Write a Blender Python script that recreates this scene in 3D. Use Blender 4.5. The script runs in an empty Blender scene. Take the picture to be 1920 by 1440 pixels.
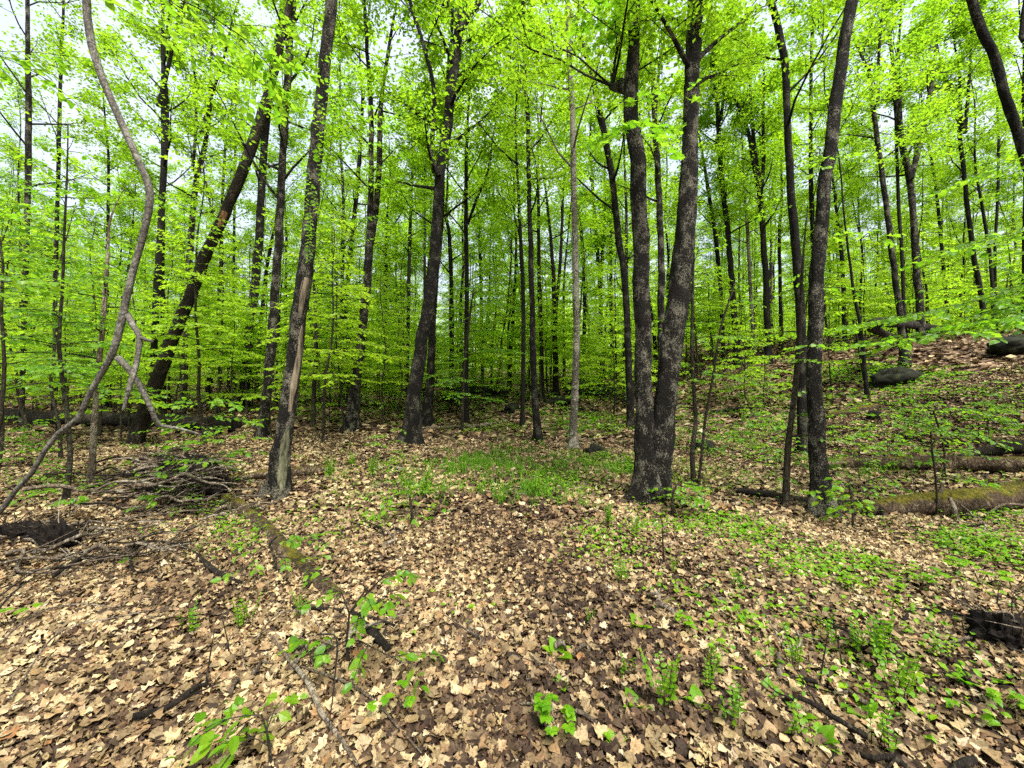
import bpy, math, random
import numpy as np

# ------------------------------------------------------------------ camera, sky, sun, exposure
S = bpy.context.scene
C = S.collection
F = 740.0                     # focal length in pixels of a 1920 wide frame
HC = 1.6                      # eye height
cam_d = bpy.data.cameras.new('camera')
cam_d.sensor_width = 36; cam_d.lens = 36 * F / 1920
cam_d.clip_start = 0.05; cam_d.clip_end = 2000
cam = bpy.data.objects.new('camera', cam_d); C.objects.link(cam)
cam.location = (0, 0, HC); cam.rotation_euler = (math.radians(90), 0, 0)
S.camera = cam

SUN_EL, SUN_AZ = math.radians(60), math.radians(150)     # azimuth from +Y towards +X
w = bpy.data.worlds.new('World'); S.world = w; w.use_nodes = True
nt = w.node_tree; nt.nodes.clear()
sky = nt.nodes.new('ShaderNodeTexSky'); sky.sky_type = 'NISHITA'; sky.sun_disc = False
sky.sun_elevation = SUN_EL; sky.sun_rotation = SUN_AZ
sky.air_density = 1.0; sky.dust_density = 7.0; sky.ozone_density = 1.0
bg = nt.nodes.new('ShaderNodeBackground'); bg.inputs['Strength'].default_value = 0.095
wo = nt.nodes.new('ShaderNodeOutputWorld')
wt = nt.nodes.new('ShaderNodeTexCoord'); wn = nt.nodes.new('ShaderNodeTexNoise'); wn.inputs['Scale'].default_value = 3.0; wn.inputs['Detail'].default_value = 5.0
wr_ = nt.nodes.new('ShaderNodeMapRange'); wr_.inputs[1].default_value = .35; wr_.inputs[2].default_value = .6; wr_.inputs[3].default_value = .55; wr_.inputs[4].default_value = .97
wm = nt.nodes.new('ShaderNodeMix'); wm.data_type = 'RGBA'; wm.inputs[7].default_value = (1.85, 2.0, 2.25, 1)        # high thin cloud over the blue
nt.links.new(wt.outputs['Generated'], wn.inputs['Vector']); nt.links.new(wn.outputs['Fac'], wr_.inputs[0]); nt.links.new(wr_.outputs[0], wm.inputs[0])
nt.links.new(sky.outputs[0], wm.inputs[6]); nt.links.new(wm.outputs[2], bg.inputs[0]); nt.links.new(bg.outputs[0], wo.inputs[0])
sd = bpy.data.lights.new('sun', 'SUN'); sd.energy = 1.7; sd.angle = math.radians(25); sd.color = (1, .965, .90)
so = bpy.data.objects.new('sun', sd); C.objects.link(so)
so.rotation_euler = (math.pi / 2 - SUN_EL, 0, math.pi - SUN_AZ)
S.view_settings.view_transform = 'Standard'; S.view_settings.look = 'None'
S.view_settings.exposure = 2.55; S.view_settings.gamma = 1.0
cy = S.cycles
cy.max_bounces = 12; cy.diffuse_bounces = 8; cy.glossy_bounces = 2; cy.transmission_bounces = 8
cy.use_denoising = False; cy.use_adaptive_sampling = True; cy.adaptive_threshold = 0.02
cy.caustics_reflective = False; cy.caustics_refractive = False
cy.sample_clamp_indirect = 8

rng = np.random.default_rng(7)
R = random.Random(11)
U = rng.uniform

# ------------------------------------------------------------------ terrain
def sp(t, k):
    return np.logaddexp(0, t * k) / k
MOUNDS = [(-4.75, 5.75, .36, .7), (-4.75, 4.15, .2, .45), (-1.35, 5.2, .13, .6), (1.75, 9.0, .06, 1.0),
          (1.95, 5.6, .1, .55), (-3.25, 5.75, .08, .4), (3.75, 4.9, .07, .45), (-2.6, 4.6, .06, .5), (5.3, 2.9, .05, .4), (1.5, 17, .35, 2.2), (-1.0, 17.5, .3, 1.8)]
def H(x, y):
    x = np.asarray(x, float); y = np.asarray(y, float)
    h = 0.095 * sp(y - 11, .5) - 0.06 * sp(y - 45, .2)
    s = .9 * x + .42 * (y - sp(y - 14, .6))
    h = h + .33 * (sp(s - 10.6, 1.2) - .85 * sp(s - 19, .8))
    h = h + .03 * np.sin(x * 1.7 + 1.3) * np.sin(y * 1.3) + .018 * np.sin(x * 3.9 + y * 2.1) + .012 * np.sin(y * 5.3 - x * 4.1 + 2)
    far = sp(y - 9, 1) / (1 + sp(y - 9, 1))
    h = h + far * (.16 * np.sin(x * .55 + .4 * y) + .12 * np.sin(x * .21 - y * .37 + 2))
    for mx, my, mh, mr in MOUNDS:
        h = h + mh * np.exp(-((x - mx) ** 2 + (y - my) ** 2) / mr ** 2)
    return h
YS = np.exp(np.linspace(math.log(.8), math.log(200), 5000))
def P(px, py, Y):
    return np.array([(px - 960) / F * Y, Y, HC - (py - 720) / F * Y])
def hit(px, py):
    z = HC - (py - 720) / F * YS
    below = z <= H((px - 960) / F * YS, YS)
    i = int(np.argmax(below)) if below.any() else len(YS) - 1
    Y = YS[i]
    return np.array([(px - 960) / F * Y, Y, float(H((px - 960) / F * Y, Y))])
def pix(p):
    return 960 + F * p[0] / p[1], 720 - F * (p[2] - HC) / p[1]

# ------------------------------------------------------------------ materials
def rgba(c): return (c[0], c[1], c[2], 1)
def new_mat(name):
    m = bpy.data.materials.new(name); m.use_nodes = True
    t = m.node_tree; t.nodes.clear()
    return m, t, t.nodes.new('ShaderNodeOutputMaterial')
def N(t, kind, **kw):
    n = t.nodes.new(kind)
    for k, v in kw.items():
        if hasattr(n, k): setattr(n, k, v)
        else: n.inputs[k].default_value = v
    return n
def ramp(t, fac, stops, interp='LINEAR'):
    r = t.nodes.new('ShaderNodeValToRGB'); r.color_ramp.interpolation = interp
    e = r.color_ramp.elements
    while len(e) < len(stops): e.new(0.5)
    for el, (p, c) in zip(e, stops):
        el.position = p; el.color = rgba(c)
    t.links.new(fac, r.inputs[0]); return r.outputs[0]
def mixc(t, fac, a, b, blend='MIX'):
    m = t.nodes.new('ShaderNodeMix'); m.data_type = 'RGBA'; m.blend_type = blend
    for s, v in ((m.inputs[0], fac), (m.inputs[6], a), (m.inputs[7], b)):
        if hasattr(v, 'is_linked'): t.links.new(v, s)
        else: s.default_value = v if not isinstance(v, tuple) else rgba(v)
    return m.outputs[2]
def math_n(t, op, a, b=None):
    m = t.nodes.new('ShaderNodeMath'); m.operation = op
    for s, v in zip(m.inputs, (a, b)):
        if v is None: continue
        if hasattr(v, 'is_linked'): t.links.new(v, s)
        else: s.default_value = v
    return m.outputs[0]

def leaf_mat(name, stops, tstops, mix=.5, rough=.5, spec=.3):
    m, t, o = new_mat(name)
    a = N(t, 'ShaderNodeAttribute', attribute_name='rnd'); oi = N(t, 'ShaderNodeObjectInfo')
    v = math_n(t, 'ADD', math_n(t, 'MULTIPLY', a.outputs['Fac'], .7), math_n(t, 'MULTIPLY', oi.outputs['Random'], .3))
    c1 = ramp(t, v, stops); c2 = ramp(t, v, tstops)
    p = N(t, 'ShaderNodeBsdfPrincipled', Roughness=rough); p.inputs['Specular IOR Level'].default_value = spec
    tr = N(t, 'ShaderNodeBsdfTranslucent'); mx = N(t, 'ShaderNodeMixShader'); mx.inputs[0].default_value = mix
    t.links.new(c1, p.inputs['Base Color']); t.links.new(c2, tr.inputs[0])
    t.links.new(p.outputs[0], mx.inputs[1]); t.links.new(tr.outputs[0], mx.inputs[2]); t.links.new(mx.outputs[0], o.inputs[0])
    return m
G = [(0, (.060, .150, .003)), (.5, (.12, .25, .003)), (1, (.19, .31, .005))]
GT = [(0, (.18, .56, .005)), (.5, (.29, .70, .007)), (1, (.43, .78, .012))]
M_under = leaf_mat('brightened_leaf', [(0, (.11, .20, .008)), (.5, (.18, .30, .010)), (1, (.25, .35, .014))], [(0, (.36, .70, .018)), (.5, (.48, .80, .025)), (1, (.58, .84, .035))], .5)  # leaf colours raised to stand in for light missing in the understory
M_leaf = leaf_mat('canopy_leaf', [(0, (.08, .155, .006)), (.5, (.135, .23, .009)), (1, (.19, .28, .014))], [(0, (.25, .54, .015)), (.5, (.38, .68, .02)), (1, (.50, .74, .03))], .5)  # duller leaf copy, colours held down to offset the overexposed canopy
M_leafn = leaf_mat('near_leaf', [(0, (.045, .14, .004)), (.5, (.085, .21, .006)), (1, (.16, .27, .012))], [(0, (.18, .46, .014)), (.5, (.29, .58, .02)), (1, (.41, .66, .03))], .5, .42, .4)
M_herb = leaf_mat('herb_leaf', [(0, (.06, .17, .005)), (.5, (.12, .26, .005)), (1, (.21, .33, .006))],
                  [(0, (.12, .45, .006)), (.5, (.24, .60, .008)), (1, (.40, .66, .01))], .45)
M_grass = leaf_mat('grass_blade', [(0, (.05, .16, .006)), (1, (.13, .28, .006))], [(0, (.07, .3, .01)), (1, (.2, .42, .01))], .4)

def bark_mat(name, dark, mid, lich, amount=.5, scale=1.0, bands=0.0, zst=.3, moss=0.0, bump=.9):
    m, t, o = new_mat(name)
    tc = N(t, 'ShaderNodeTexCoord'); oi = N(t, 'ShaderNodeObjectInfo')
    va = N(t, 'ShaderNodeVectorMath', operation='ADD'); t.links.new(tc.outputs['Object'], va.inputs[0])
    sc = N(t, 'ShaderNodeVectorMath', operation='SCALE'); t.links.new(oi.outputs['Random'], sc.inputs['Scale']); sc.inputs[0].default_value = (37, 53, 71)
    t.links.new(sc.outputs[0], va.inputs[1])
    mp = N(t, 'ShaderNodeMapping'); mp.inputs['Scale'].default_value = (scale, scale, scale * zst); t.links.new(va.outputs[0], mp.inputs[0])
    fur = N(t, 'ShaderNodeTexNoise', Scale=26.0, Detail=6.0, Roughness=.72, Distortion=.6); t.links.new(mp.outputs[0], fur.inputs['Vector'])
    vor = N(t, 'ShaderNodeTexVoronoi', feature='DISTANCE_TO_EDGE', Scale=22.0); t.links.new(mp.outputs[0], vor.inputs['Vector'])
    mp2 = N(t, 'ShaderNodeMapping'); mp2.inputs['Scale'].default_value = (scale, scale, scale * .75); t.links.new(va.outputs[0], mp2.inputs[0])
    li = N(t, 'ShaderNodeTexNoise', Scale=16.0, Detail=5.0, Roughness=.7, Distortion=1.2); t.links.new(mp2.outputs[0], li.inputs['Vector'])
    big = N(t, 'ShaderNodeTexNoise', Scale=2.2, Detail=2.0); t.links.new(mp2.outputs[0], big.inputs['Vector'])
    base = ramp(t, fur.outputs['Fac'], [(.35, dark), (.62, mid)])
    crack = ramp(t, vor.outputs['Distance'], [(0, (.25, .25, .25)), (.12, (1, 1, 1))])
    base = mixc(t, .8, base, crack, 'MULTIPLY')
    lf = math_n(t, 'ADD', li.outputs['Fac'], math_n(t, 'MULTIPLY', math_n(t, 'SUBTRACT', big.outputs['Fac'], .5), .7))
    e = .62 - .16 * amount
    lm = ramp(t, lf, [(e, (0, 0, 0)), (e + .05, (1, 1, 1))])
    lc = ramp(t, fur.outputs['Fac'], [(.3, tuple(c * .55 for c in lich)), (.65, lich)])
    col = mixc(t, lm, base, lc)
    hgt = math_n(t, 'ADD', fur.outputs['Fac'], math_n(t, 'MULTIPLY', vor.outputs['Distance'], .8))
    if bands:
        b = N(t, 'ShaderNodeTexNoise', Scale=5.0, Detail=3.0, Roughness=.8)
        mb = N(t, 'ShaderNodeMapping'); mb.inputs['Scale'].default_value = (.6, .6, 4.5); t.links.new(va.outputs[0], mb.inputs[0]); t.links.new(mb.outputs[0], b.inputs['Vector'])
        bm = ramp(t, b.outputs['Fac'], [(.56, (0, 0, 0)), (.66, (bands, bands, bands))])
        col = mixc(t, bm, col, (.03, .025, .02))
    if moss:
        ge = N(t, 'ShaderNodeNewGeometry'); sx = N(t, 'ShaderNodeSeparateXYZ'); t.links.new(ge.outputs['Normal'], sx.inputs[0])
        mm = math_n(t, 'ADD', sx.outputs['Z'], math_n(t, 'MULTIPLY', math_n(t, 'SUBTRACT', math_n(t, 'ADD', big.outputs['Fac'], li.outputs['Fac']), 1.0), 1.7))
        mk = ramp(t, mm, [(1.0 - moss, (0, 0, 0)), (1.25 - moss, (1, 1, 1))])
        mc = ramp(t, fur.outputs['Fac'], [(.35, (.02, .025, .004)), (.68, (.19, .155, .010))])
        col = mixc(t, mk, col, mc)
    p = N(t, 'ShaderNodeBsdfPrincipled', Roughness=.9); p.inputs['Specular IOR Level'].default_value = .2
    bu = N(t, 'ShaderNodeBump', Strength=bump, Distance=.05); t.links.new(hgt, bu.inputs['Height'])
    t.links.new(col, p.inputs['Base Color']); t.links.new(bu.outputs[0], p.inputs['Normal']); t.links.new(p.outputs[0], o.inputs[0])
    return m
M_bark = bark_mat('maple_bark', (.004, .003, .002), (.010, .008, .005), (.10, .092, .065), .3, 2.6)
M_barkl = bark_mat('lichen_bark', (.002, .0015, .001), (.014, .011, .007), (.17, .16, .115), .5, 3.0)
M_bark2 = bark_mat('far_bark', (.005, .004, .003), (.014, .012, .008), (.05, .048, .03), .1, 1.4)
M_pale = bark_mat('pale_bark', (.045, .04, .028), (.15, .135, .095), (.31, .29, .22), .75, 1.0, .9, .6, bump=.4)
M_beech = bark_mat('beech_bark', (.045, .04, .033), (.13, .12, .098), (.20, .19, .16), .5, 1.6, .9, .5, bump=.3)
M_dead = bark_mat('dead_bark', (.005, .004, .003), (.030, .022, .014), (.09, .075, .05), .25, 1.6)
M_log = bark_mat('rotten_log', (.008, .005, .003), (.10, .066, .036), (.26, .20, .12), .55, 1.2, moss=.02)
M_moss = bark_mat('mossy_log', (.012, .009, .006), (.12, .08, .045), (.26, .20, .12), .3, 1.1, moss=.5)
M_stick = bark_mat('stick_bark', (.06, .045, .03), (.20, .155, .105), (.36, .31, .23), .6, 1.3)
M_twig = bark_mat('twig_bark', (.015, .012, .008), (.05, .04, .025), (.1, .1, .06), .2, 1.3)

def simple_noise_mat(name, stops, scale, vec_scale=(1, 1, 1), bump=.6, rough=.9, dist=.02):
    m, t, o = new_mat(name)
    tc = N(t, 'ShaderNodeTexCoord'); mp = N(t, 'ShaderNodeMapping'); mp.inputs['Scale'].default_value = vec_scale
    t.links.new(tc.outputs['Object'], mp.inputs[0])
    n = N(t, 'ShaderNodeTexNoise', Scale=scale, Detail=8.0, Roughness=.7); t.links.new(mp.outputs[0], n.inputs['Vector'])
    c = ramp(t, n.outputs['Fac'], stops)
    p = N(t, 'ShaderNodeBsdfPrincipled', Roughness=rough); p.inputs['Specular IOR Level'].default_value = .2
    b = N(t, 'ShaderNodeBump', Strength=bump, Distance=dist); t.links.new(n.outputs['Fac'], b.inputs['Height'])
    t.links.new(c, p.inputs['Base Color']); t.links.new(b.outputs[0], p.inputs['Normal']); t.links.new(p.outputs[0], o.inputs[0])
    return m
M_wood = simple_noise_mat('bare_wood', [(.34, (.02, .016, .010)), (.5, (.13, .105, .068)), (.7, (.27, .225, .155))], 14, (2.2, 2.2, .22))
M_greenwood = simple_noise_mat('weathered_wood', [(.36, (.012, .012, .007)), (.52, (.09, .09, .05)), (.72, (.19, .19, .12))], 16, (2, 2, .5))
M_orange = simple_noise_mat('fresh_split_wood', [(.35, (.05, .022, .01)), (.7, (.32, .17, .07))], 14, (2, 2, .4))
M_soil = simple_noise_mat('dark_soil', [(.35, (.003, .0025, .002)), (.75, (.02, .013, .008))], 14, bump=1, dist=.05)
M_rock = simple_noise_mat('mossy_rock', [(.35, (.003, .003, .002)), (.55, (.012, .013, .007)), (.72, (.035, .045, .010))], 5, bump=1, dist=.05)

def litter_mat():
    m, t, o = new_mat('dead_leaf')
    a = N(t, 'ShaderNodeAttribute', attribute_name='rnd')
    c = ramp(t, a.outputs['Fac'], [(0, (.026, .016, .010)), (.18, (.062, .040, .026)), (.34, (.105, .070, .043)), (.47, (.155, .109, .064)), (.60, (.24, .178, .100)),
                                   (.74, (.42, .335, .20)), (.86, (.56, .47, .31)), (.92, (.27, .16, .07)), (1, (.56, .50, .36))])
    tc = N(t, 'ShaderNodeTexCoord')
    n = N(t, 'ShaderNodeTexNoise', Scale=48.0, Detail=7.0, Roughness=.78, Distortion=.8); t.links.new(tc.outputs['Object'], n.inputs['Vector'])
    v = ramp(t, n.outputs['Fac'], [(.36, (.30, .25, .20)), (.47, (.72, .68, .62)), (.60, (1, 1, 1))])
    h2 = math_n(t, 'FRACT', math_n(t, 'MULTIPLY', a.outputs['Fac'], 613.7))            # each leaf its own cast: reddish, grey, yellow
    tint = ramp(t, h2, [(0, (1.0, .80, .68)), (.25, (1, .92, .84)), (.5, (.92, .95, .95)), (.75, (1, .98, .78)), (1, (.62, .60, .60))])
    c = mixc(t, .85, c, tint, 'MULTIPLY')
    col = mixc(t, 1.0, c, v, 'MULTIPLY')
    p = N(t, 'ShaderNodeBsdfPrincipled', Roughness=.75); p.inputs['Specular IOR Level'].default_value = .25
    tr = N(t, 'ShaderNodeBsdfTranslucent'); mx = N(t, 'ShaderNodeMixShader'); mx.inputs[0].default_value = .15
    b = N(t, 'ShaderNodeBump', Strength=.5, Distance=.004); t.links.new(n.outputs['Fac'], b.inputs['Height'])
    t.links.new(b.outputs[0], p.inputs['Normal'])
    t.links.new(col, p.inputs['Base Color']); t.links.new(col, tr.inputs[0])
    t.links.new(p.outputs[0], mx.inputs[1]); t.links.new(tr.outputs[0], mx.inputs[2]); t.links.new(mx.outputs[0], o.inputs[0])
    return m
M_litter = litter_mat()
def ground_mat():
    m, t, o = new_mat('forest_soil')
    tc = N(t, 'ShaderNodeTexCoord')
    v = N(t, 'ShaderNodeTexVoronoi', Scale=13.0); t.links.new(tc.outputs['Object'], v.inputs['Vector'])
    s = N(t, 'ShaderNodeSeparateColor'); t.links.new(v.outputs['Color'], s.inputs[0])
    c = ramp(t, s.outputs[0], [(0, (.02, .012, .01)), (.35, (.07, .04, .025)), (.65, (.2, .13, .08)), (1, (.42, .31, .19))])
    n = N(t, 'ShaderNodeTexNoise', Scale=1.1, Detail=4.0); t.links.new(tc.outputs['Object'], n.inputs['Vector'])
    c = mixc(t, 1.0, c, ramp(t, n.outputs['Fac'], [(.3, (.45, .45, .45)), (.65, (1, 1, 1))]), 'MULTIPLY')
    p = N(t, 'ShaderNodeBsdfPrincipled', Roughness=.95); p.inputs['Specular IOR Level'].default_value = .1
    b = N(t, 'ShaderNodeBump', Strength=.8, Distance=.03); t.links.new(v.outputs['Distance'], b.inputs['Height'])
    t.links.new(c, p.inputs['Base Color']); t.links.new(b.outputs[0], p.inputs['Normal']); t.links.new(p.outputs[0], o.inputs[0])
    return m
M_ground = ground_mat()

# ------------------------------------------------------------------ mesh building
class MB:
    def __init__(self): self.v = []; self.f = []; self.nv = 0; self.nf = 0; self.r = []
    def add(self, v, f, rnd=None):
        f = np.asarray(f, dtype=np.int64)
        self.v.append(np.asarray(v, float)); self.f.append(f + self.nv); self.nv += len(v)
        self.r.append(np.full(len(f), .5) if rnd is None else np.asarray(rnd, float))
        return self
    def mesh(self, name, mat, origin=(0, 0, 0), smooth=False):
        me = bpy.data.meshes.new(name)
        if not self.v: return me
        v = np.concatenate(self.v) - np.asarray(origin)
        loops = np.concatenate([f.ravel() for f in self.f])
        tot = np.concatenate([np.full(len(f), f.shape[1]) for f in self.f])
        st = np.concatenate([[0], np.cumsum(tot)[:-1]])
        me.vertices.add(len(v)); me.vertices.foreach_set('co', v.astype(np.float32).ravel())
        me.loops.add(len(loops)); me.loops.foreach_set('vertex_index', loops.astype(np.int32))
        me.polygons.add(len(tot)); me.polygons.foreach_set('loop_start', st.astype(np.int32)); me.polygons.foreach_set('loop_total', tot.astype(np.int32))
        me.polygons.foreach_set('use_smooth', np.full(len(tot), smooth))
        a = me.attributes.new('rnd', 'FLOAT', 'FACE'); a.data.foreach_set('value', np.concatenate(self.r).astype(np.float32))
        me.update(calc_edges=True); me.materials.append(mat)
        return me
    def obj(self, name, mat, parent=None, origin=(0, 0, 0), smooth=False):
        o = bpy.data.objects.new(name, self.mesh(name, mat, origin, smooth)); C.objects.link(o)
        if parent is not None: o.parent = parent
        else: o.location = origin
        return o

def tag(o, label=None, cat=None, group=None, kind=None):
    for k, v in (('label', label), ('category', cat), ('group', group), ('kind', kind)):
        if v: o[k] = v
    return o
def thing(name, loc, label=None, cat=None, group=None):
    o = bpy.data.objects.new(name, None); C.objects.link(o); o.location = loc; o.empty_display_size = .2
    return tag(o, label, cat, group)
def copy_thing(o, loc, rz=0, sc=1.0, parts=True):
    c = o.copy(); C.objects.link(c); c.location = loc; c.rotation_euler = (0, 0, rz); c.scale = (sc, sc, sc)
    for ch in KIDS[o.name]:
        d = ch.copy(); C.objects.link(d); d.parent = c
    return c
KIDS = {}

def smooth_line(pts, rad, step):
    """Catmull-Rom through pts, resampled about every step metres."""
    pts = np.asarray(pts, float); rad = np.asarray(rad, float)
    p = np.vstack([2 * pts[0] - pts[1], pts, 2 * pts[-1] - pts[-2]])
    op, orr = [], []
    for i in range(len(pts) - 1):
        a, b, c, d = p[i], p[i + 1], p[i + 2], p[i + 3]
        n = max(1, int(np.linalg.norm(c - b) / step))
        t = (np.arange(n) / n)[:, None]
        op.append(.5 * (2 * b + (c - a) * t + (2 * a - 5 * b + 4 * c - d) * t ** 2 + (-a + 3 * b - 3 * c + d) * t ** 3))
        orr.append(rad[i] + (rad[i + 1] - rad[i]) * t[:, 0])
    op.append(pts[-1:]); orr.append(rad[-1:])
    return np.vstack(op), np.concatenate(orr)

def tube(mb, pts, rad, sides=8, rough=0.0, flare=0.0, flare_h=.25, seed=0, cap=True, lumps=0.0):
    pts = np.asarray(pts, float); rad = np.asarray(rad, float); n = len(pts)
    tan = np.gradient(pts, axis=0); tan /= np.linalg.norm(tan, axis=1)[:, None] + 1e-12
    ref = np.array([0, 1.0, 0]) if abs(tan[0][1]) < .9 else np.array([1.0, 0, 0])
    u = np.cross(tan, ref); u /= np.linalg.norm(u, axis=1)[:, None] + 1e-9; vv = np.cross(tan, u)
    th = np.linspace(0, 2 * np.pi, sides, endpoint=False)
    sl = np.concatenate([[0], np.cumsum(np.linalg.norm(np.diff(pts, axis=0), axis=1))])
    k = np.ones((n, sides))
    rs = np.random.default_rng(seed)
    if rough:
        for q in range(10):
            ka = rs.integers(1, 6); kz = rs.uniform(1, 16); ph = rs.uniform(0, 6.28, 2)
            k += rough * rs.uniform(.2, .8) * np.sin(ka * th[None] + ph[0] + 1.2 * np.sin(sl[:, None] * kz * .7)) * np.sin(sl[:, None] * kz + ph[1])
        k += rs.uniform(-rough, rough, (n, sides)) * .6
    if lumps:
        for q in range(int(sl[-1] * 1.1)):
            s0 = rs.uniform(0, sl[-1]); a0 = rs.uniform(0, 6.28)
            k += lumps * rs.uniform(.3, 1) * np.exp(-((sl[:, None] - s0) / .09) ** 2 - (1 - np.cos(th[None] - a0)) * 4)
    if flare:
        hh = sl[:, None]
        k += flare * np.exp(-hh / flare_h) * (1 + .75 * np.sin(th[None] * 3 + rs.uniform(0, 6)) + .5 * np.sin(th[None] * 5 + rs.uniform(0, 6))) + .35 * flare * np.exp(-hh / (flare_h * 2.6))
    rr = rad[:, None] * k
    V = pts[:, None] + rr[..., None] * (np.cos(th)[None, :, None] * u[:, None] + np.sin(th)[None, :, None] * vv[:, None])
    i = np.arange(n - 1)[:, None] * sides; j = np.arange(sides)[None]; j2 = (j + 1) % sides
    f = np.stack([i + j, i + j2, i + sides + j2, i + sides + j], -1).reshape(-1, 4)
    mb.add(V.reshape(-1, 3), f)
    if cap and sides > 3:
        for ring, cen, rev in ((0, pts[0], 1), (n - 1, pts[-1], 0)):
            vs = np.vstack([V[ring], cen[None] + tan[ring] * rad[ring] * (.15 if not rev else -.15)])
            fs = [((a + 1) % sides, a, sides) if rev else (a, (a + 1) % sides, sides) for a in range(sides)]
            mb.add(vs, np.array(fs))
    return V, k

LO_V = np.array([(0, 0, 0), (.5, -.32, .09), (1, 0, -.04), (.5, .32, .09)]); LO_F = np.array([(0, 1, 2), (0, 2, 3)])
HI_V = np.array([(0, 0, 0), (.33, 0, .03), (.66, 0, .02), (1, 0, -.08), (.14, .19, .05), (.42, .32, .09), (.75, .2, .04), (.14, -.19, .05), (.42, -.32, .09), (.75, -.2, .04)])
HI_F = np.array([(0, 1, 4), (1, 5, 4), (1, 2, 5), (2, 6, 5), (2, 3, 6), (0, 7, 1), (1, 7, 8), (1, 8, 2), (2, 8, 9), (2, 9, 3)])
_h = [(.06, .22), (-.05, .42), (.2, .36), (.3, .55), (.42, .34), (.62, .46), (.64, .22), (.8, .2)]
_o = [(0, 0)] + _h + [(1, 0)] + [(a, -b) for a, b in _h[::-1]]
MA_V = np.array([(.4, 0, -.04)] + [(a, b, .12 * abs(b)) for a, b in _o]); MA_F = np.array([(0, i + 1, (i + 1) % 18 + 1) for i in range(18)])

def unit(a): return a / (np.linalg.norm(a, axis=-1, keepdims=True) + 1e-9)
def leaves(mb, tmpl, base, d, nrm, size, rnd, curl=0.0, r=None):
    TV, TF = tmpl; base = np.asarray(base); n = len(base)
    if n == 0: return
    d = unit(d); y = unit(np.cross(nrm, d)); z = np.cross(d, y)
    T = np.repeat(TV[None], n, 0)
    if curl:
        r = r or rng
        c = r.normal(0, curl, (n, 4))[:, :, None]
        T = T.copy(); X = T[..., 0]; Y = T[..., 1]
        T[..., 2] += c[:, 0] * Y ** 2 + c[:, 1] * (X - .5) ** 2 + c[:, 2] * X * Y + .5 * c[:, 3] * np.sin(X * 7 + Y * 5)
    V = base[:, None] + np.asarray(size).reshape(-1, 1, 1) * (T[..., :1] * d[:, None] + T[..., 1:2] * y[:, None] + T[..., 2:] * z[:, None])
    Fc = (TF[None] + (np.arange(n) * len(TV))[:, None, None]).reshape(-1, TF.shape[1])
    mb.add(V.reshape(-1, 3), Fc, np.repeat(rnd, len(TF)))

def flat_leaves(mb, tmpl, base, size, r, tilt=.35, droop=.25, out=None, rnd=None):
    n = len(base); a = r.uniform(0, 6.28, n)
    d = np.stack([np.cos(a), np.sin(a), np.full(n, -droop) + r.normal(0, .2, n)], 1)
    if out is not None: d[:, :2] = d[:, :2] * .7 + out[:, :2] * .8
    nrm = np.stack([r.normal(0, tilt, n), r.normal(0, tilt, n), np.ones(n)], 1)
    leaves(mb, tmpl, base, d, nrm, size, r.uniform(0, 1, n) if rnd is None else rnd)

# ------------------------------------------------------------------ tree growing
def grow_crown(bm, lm, tp, tr, r, t0=.45, nl=16, length=3.0, leafn=70, lsize=.10, twig=True, tmpl=(LO_V, LO_F), el0=.5):
    """limbs off the trunk line tp (radii tr) into branch builder bm, leaves into lm."""
    sl = np.concatenate([[0], np.cumsum(np.linalg.norm(np.diff(tp, axis=0), axis=1))]); L = sl[-1]
    az = r.uniform(0, 6.28)
    for i in range(nl):
        t = t0 + (1 - t0) * ((i + r.uniform(0, .8)) / nl)
        s = t * L; p = np.array([np.interp(s, sl, tp[:, k]) for k in range(3)]); rr = np.interp(s, sl, tr)
        az += 2.4 + r.normal(0, .4)
        u = (t - t0) / (1 - t0)
        ln = length * (1.0 - .62 * u) * r.uniform(.7, 1.15)
        el = el0 + .45 * u + r.normal(0, .15)
        pts = [p]; d = np.array([math.cos(az) * math.cos(el), math.sin(az) * math.cos(el), math.sin(el)])
        for k in range(5):
            d = unit(d + np.array([r.normal(0, .16), r.normal(0, .16), .06 + r.normal(0, .1)]))
            pts.append(pts[-1] + d * ln / 5)
        pts = np.array(pts); rd = np.linspace(max(.012, rr * .42), .006, 6)
        tube(bm, pts, rd, 5, cap=False)
        for j in range(7):
            f = .28 + .72 * (j + r.uniform(0, .8)) / 7
            q = pts[min(4, int(f * 5))] + (pts[min(5, int(f * 5) + 1)] - pts[min(4, int(f * 5))]) * ((f * 5) % 1)
            a2 = math.atan2(d[1], d[0]) + (1 if j % 2 else -1) * r.uniform(.4, 1.2)
            l2 = ln * .42 * (1.15 - .5 * f) * r.uniform(.7, 1.3)
            d2 = np.array([math.cos(a2), math.sin(a2), r.uniform(.0, .55)]); d2 = unit(d2)
            e = q + d2 * l2; mid = (q + e) / 2 + r.normal(0, .06, 3)
            if twig: tube(bm, np.array([q, mid, e]), [.008, .006, .003], 3, cap=False)
            n = int(leafn * r.uniform(.4, 1.4))
            tt = r.uniform(.1, 1.1, n)[:, None]
            base = q + (e - q) * tt + r.normal(0, 1, (n, 3)) * np.array([.24, .24, .11]) * (.5 + .35 * length / 3)
            flat_leaves(lm, tmpl, base, lsize * r.uniform(.6, 1.25, n), r, tilt=.45, droop=.3)

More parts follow.
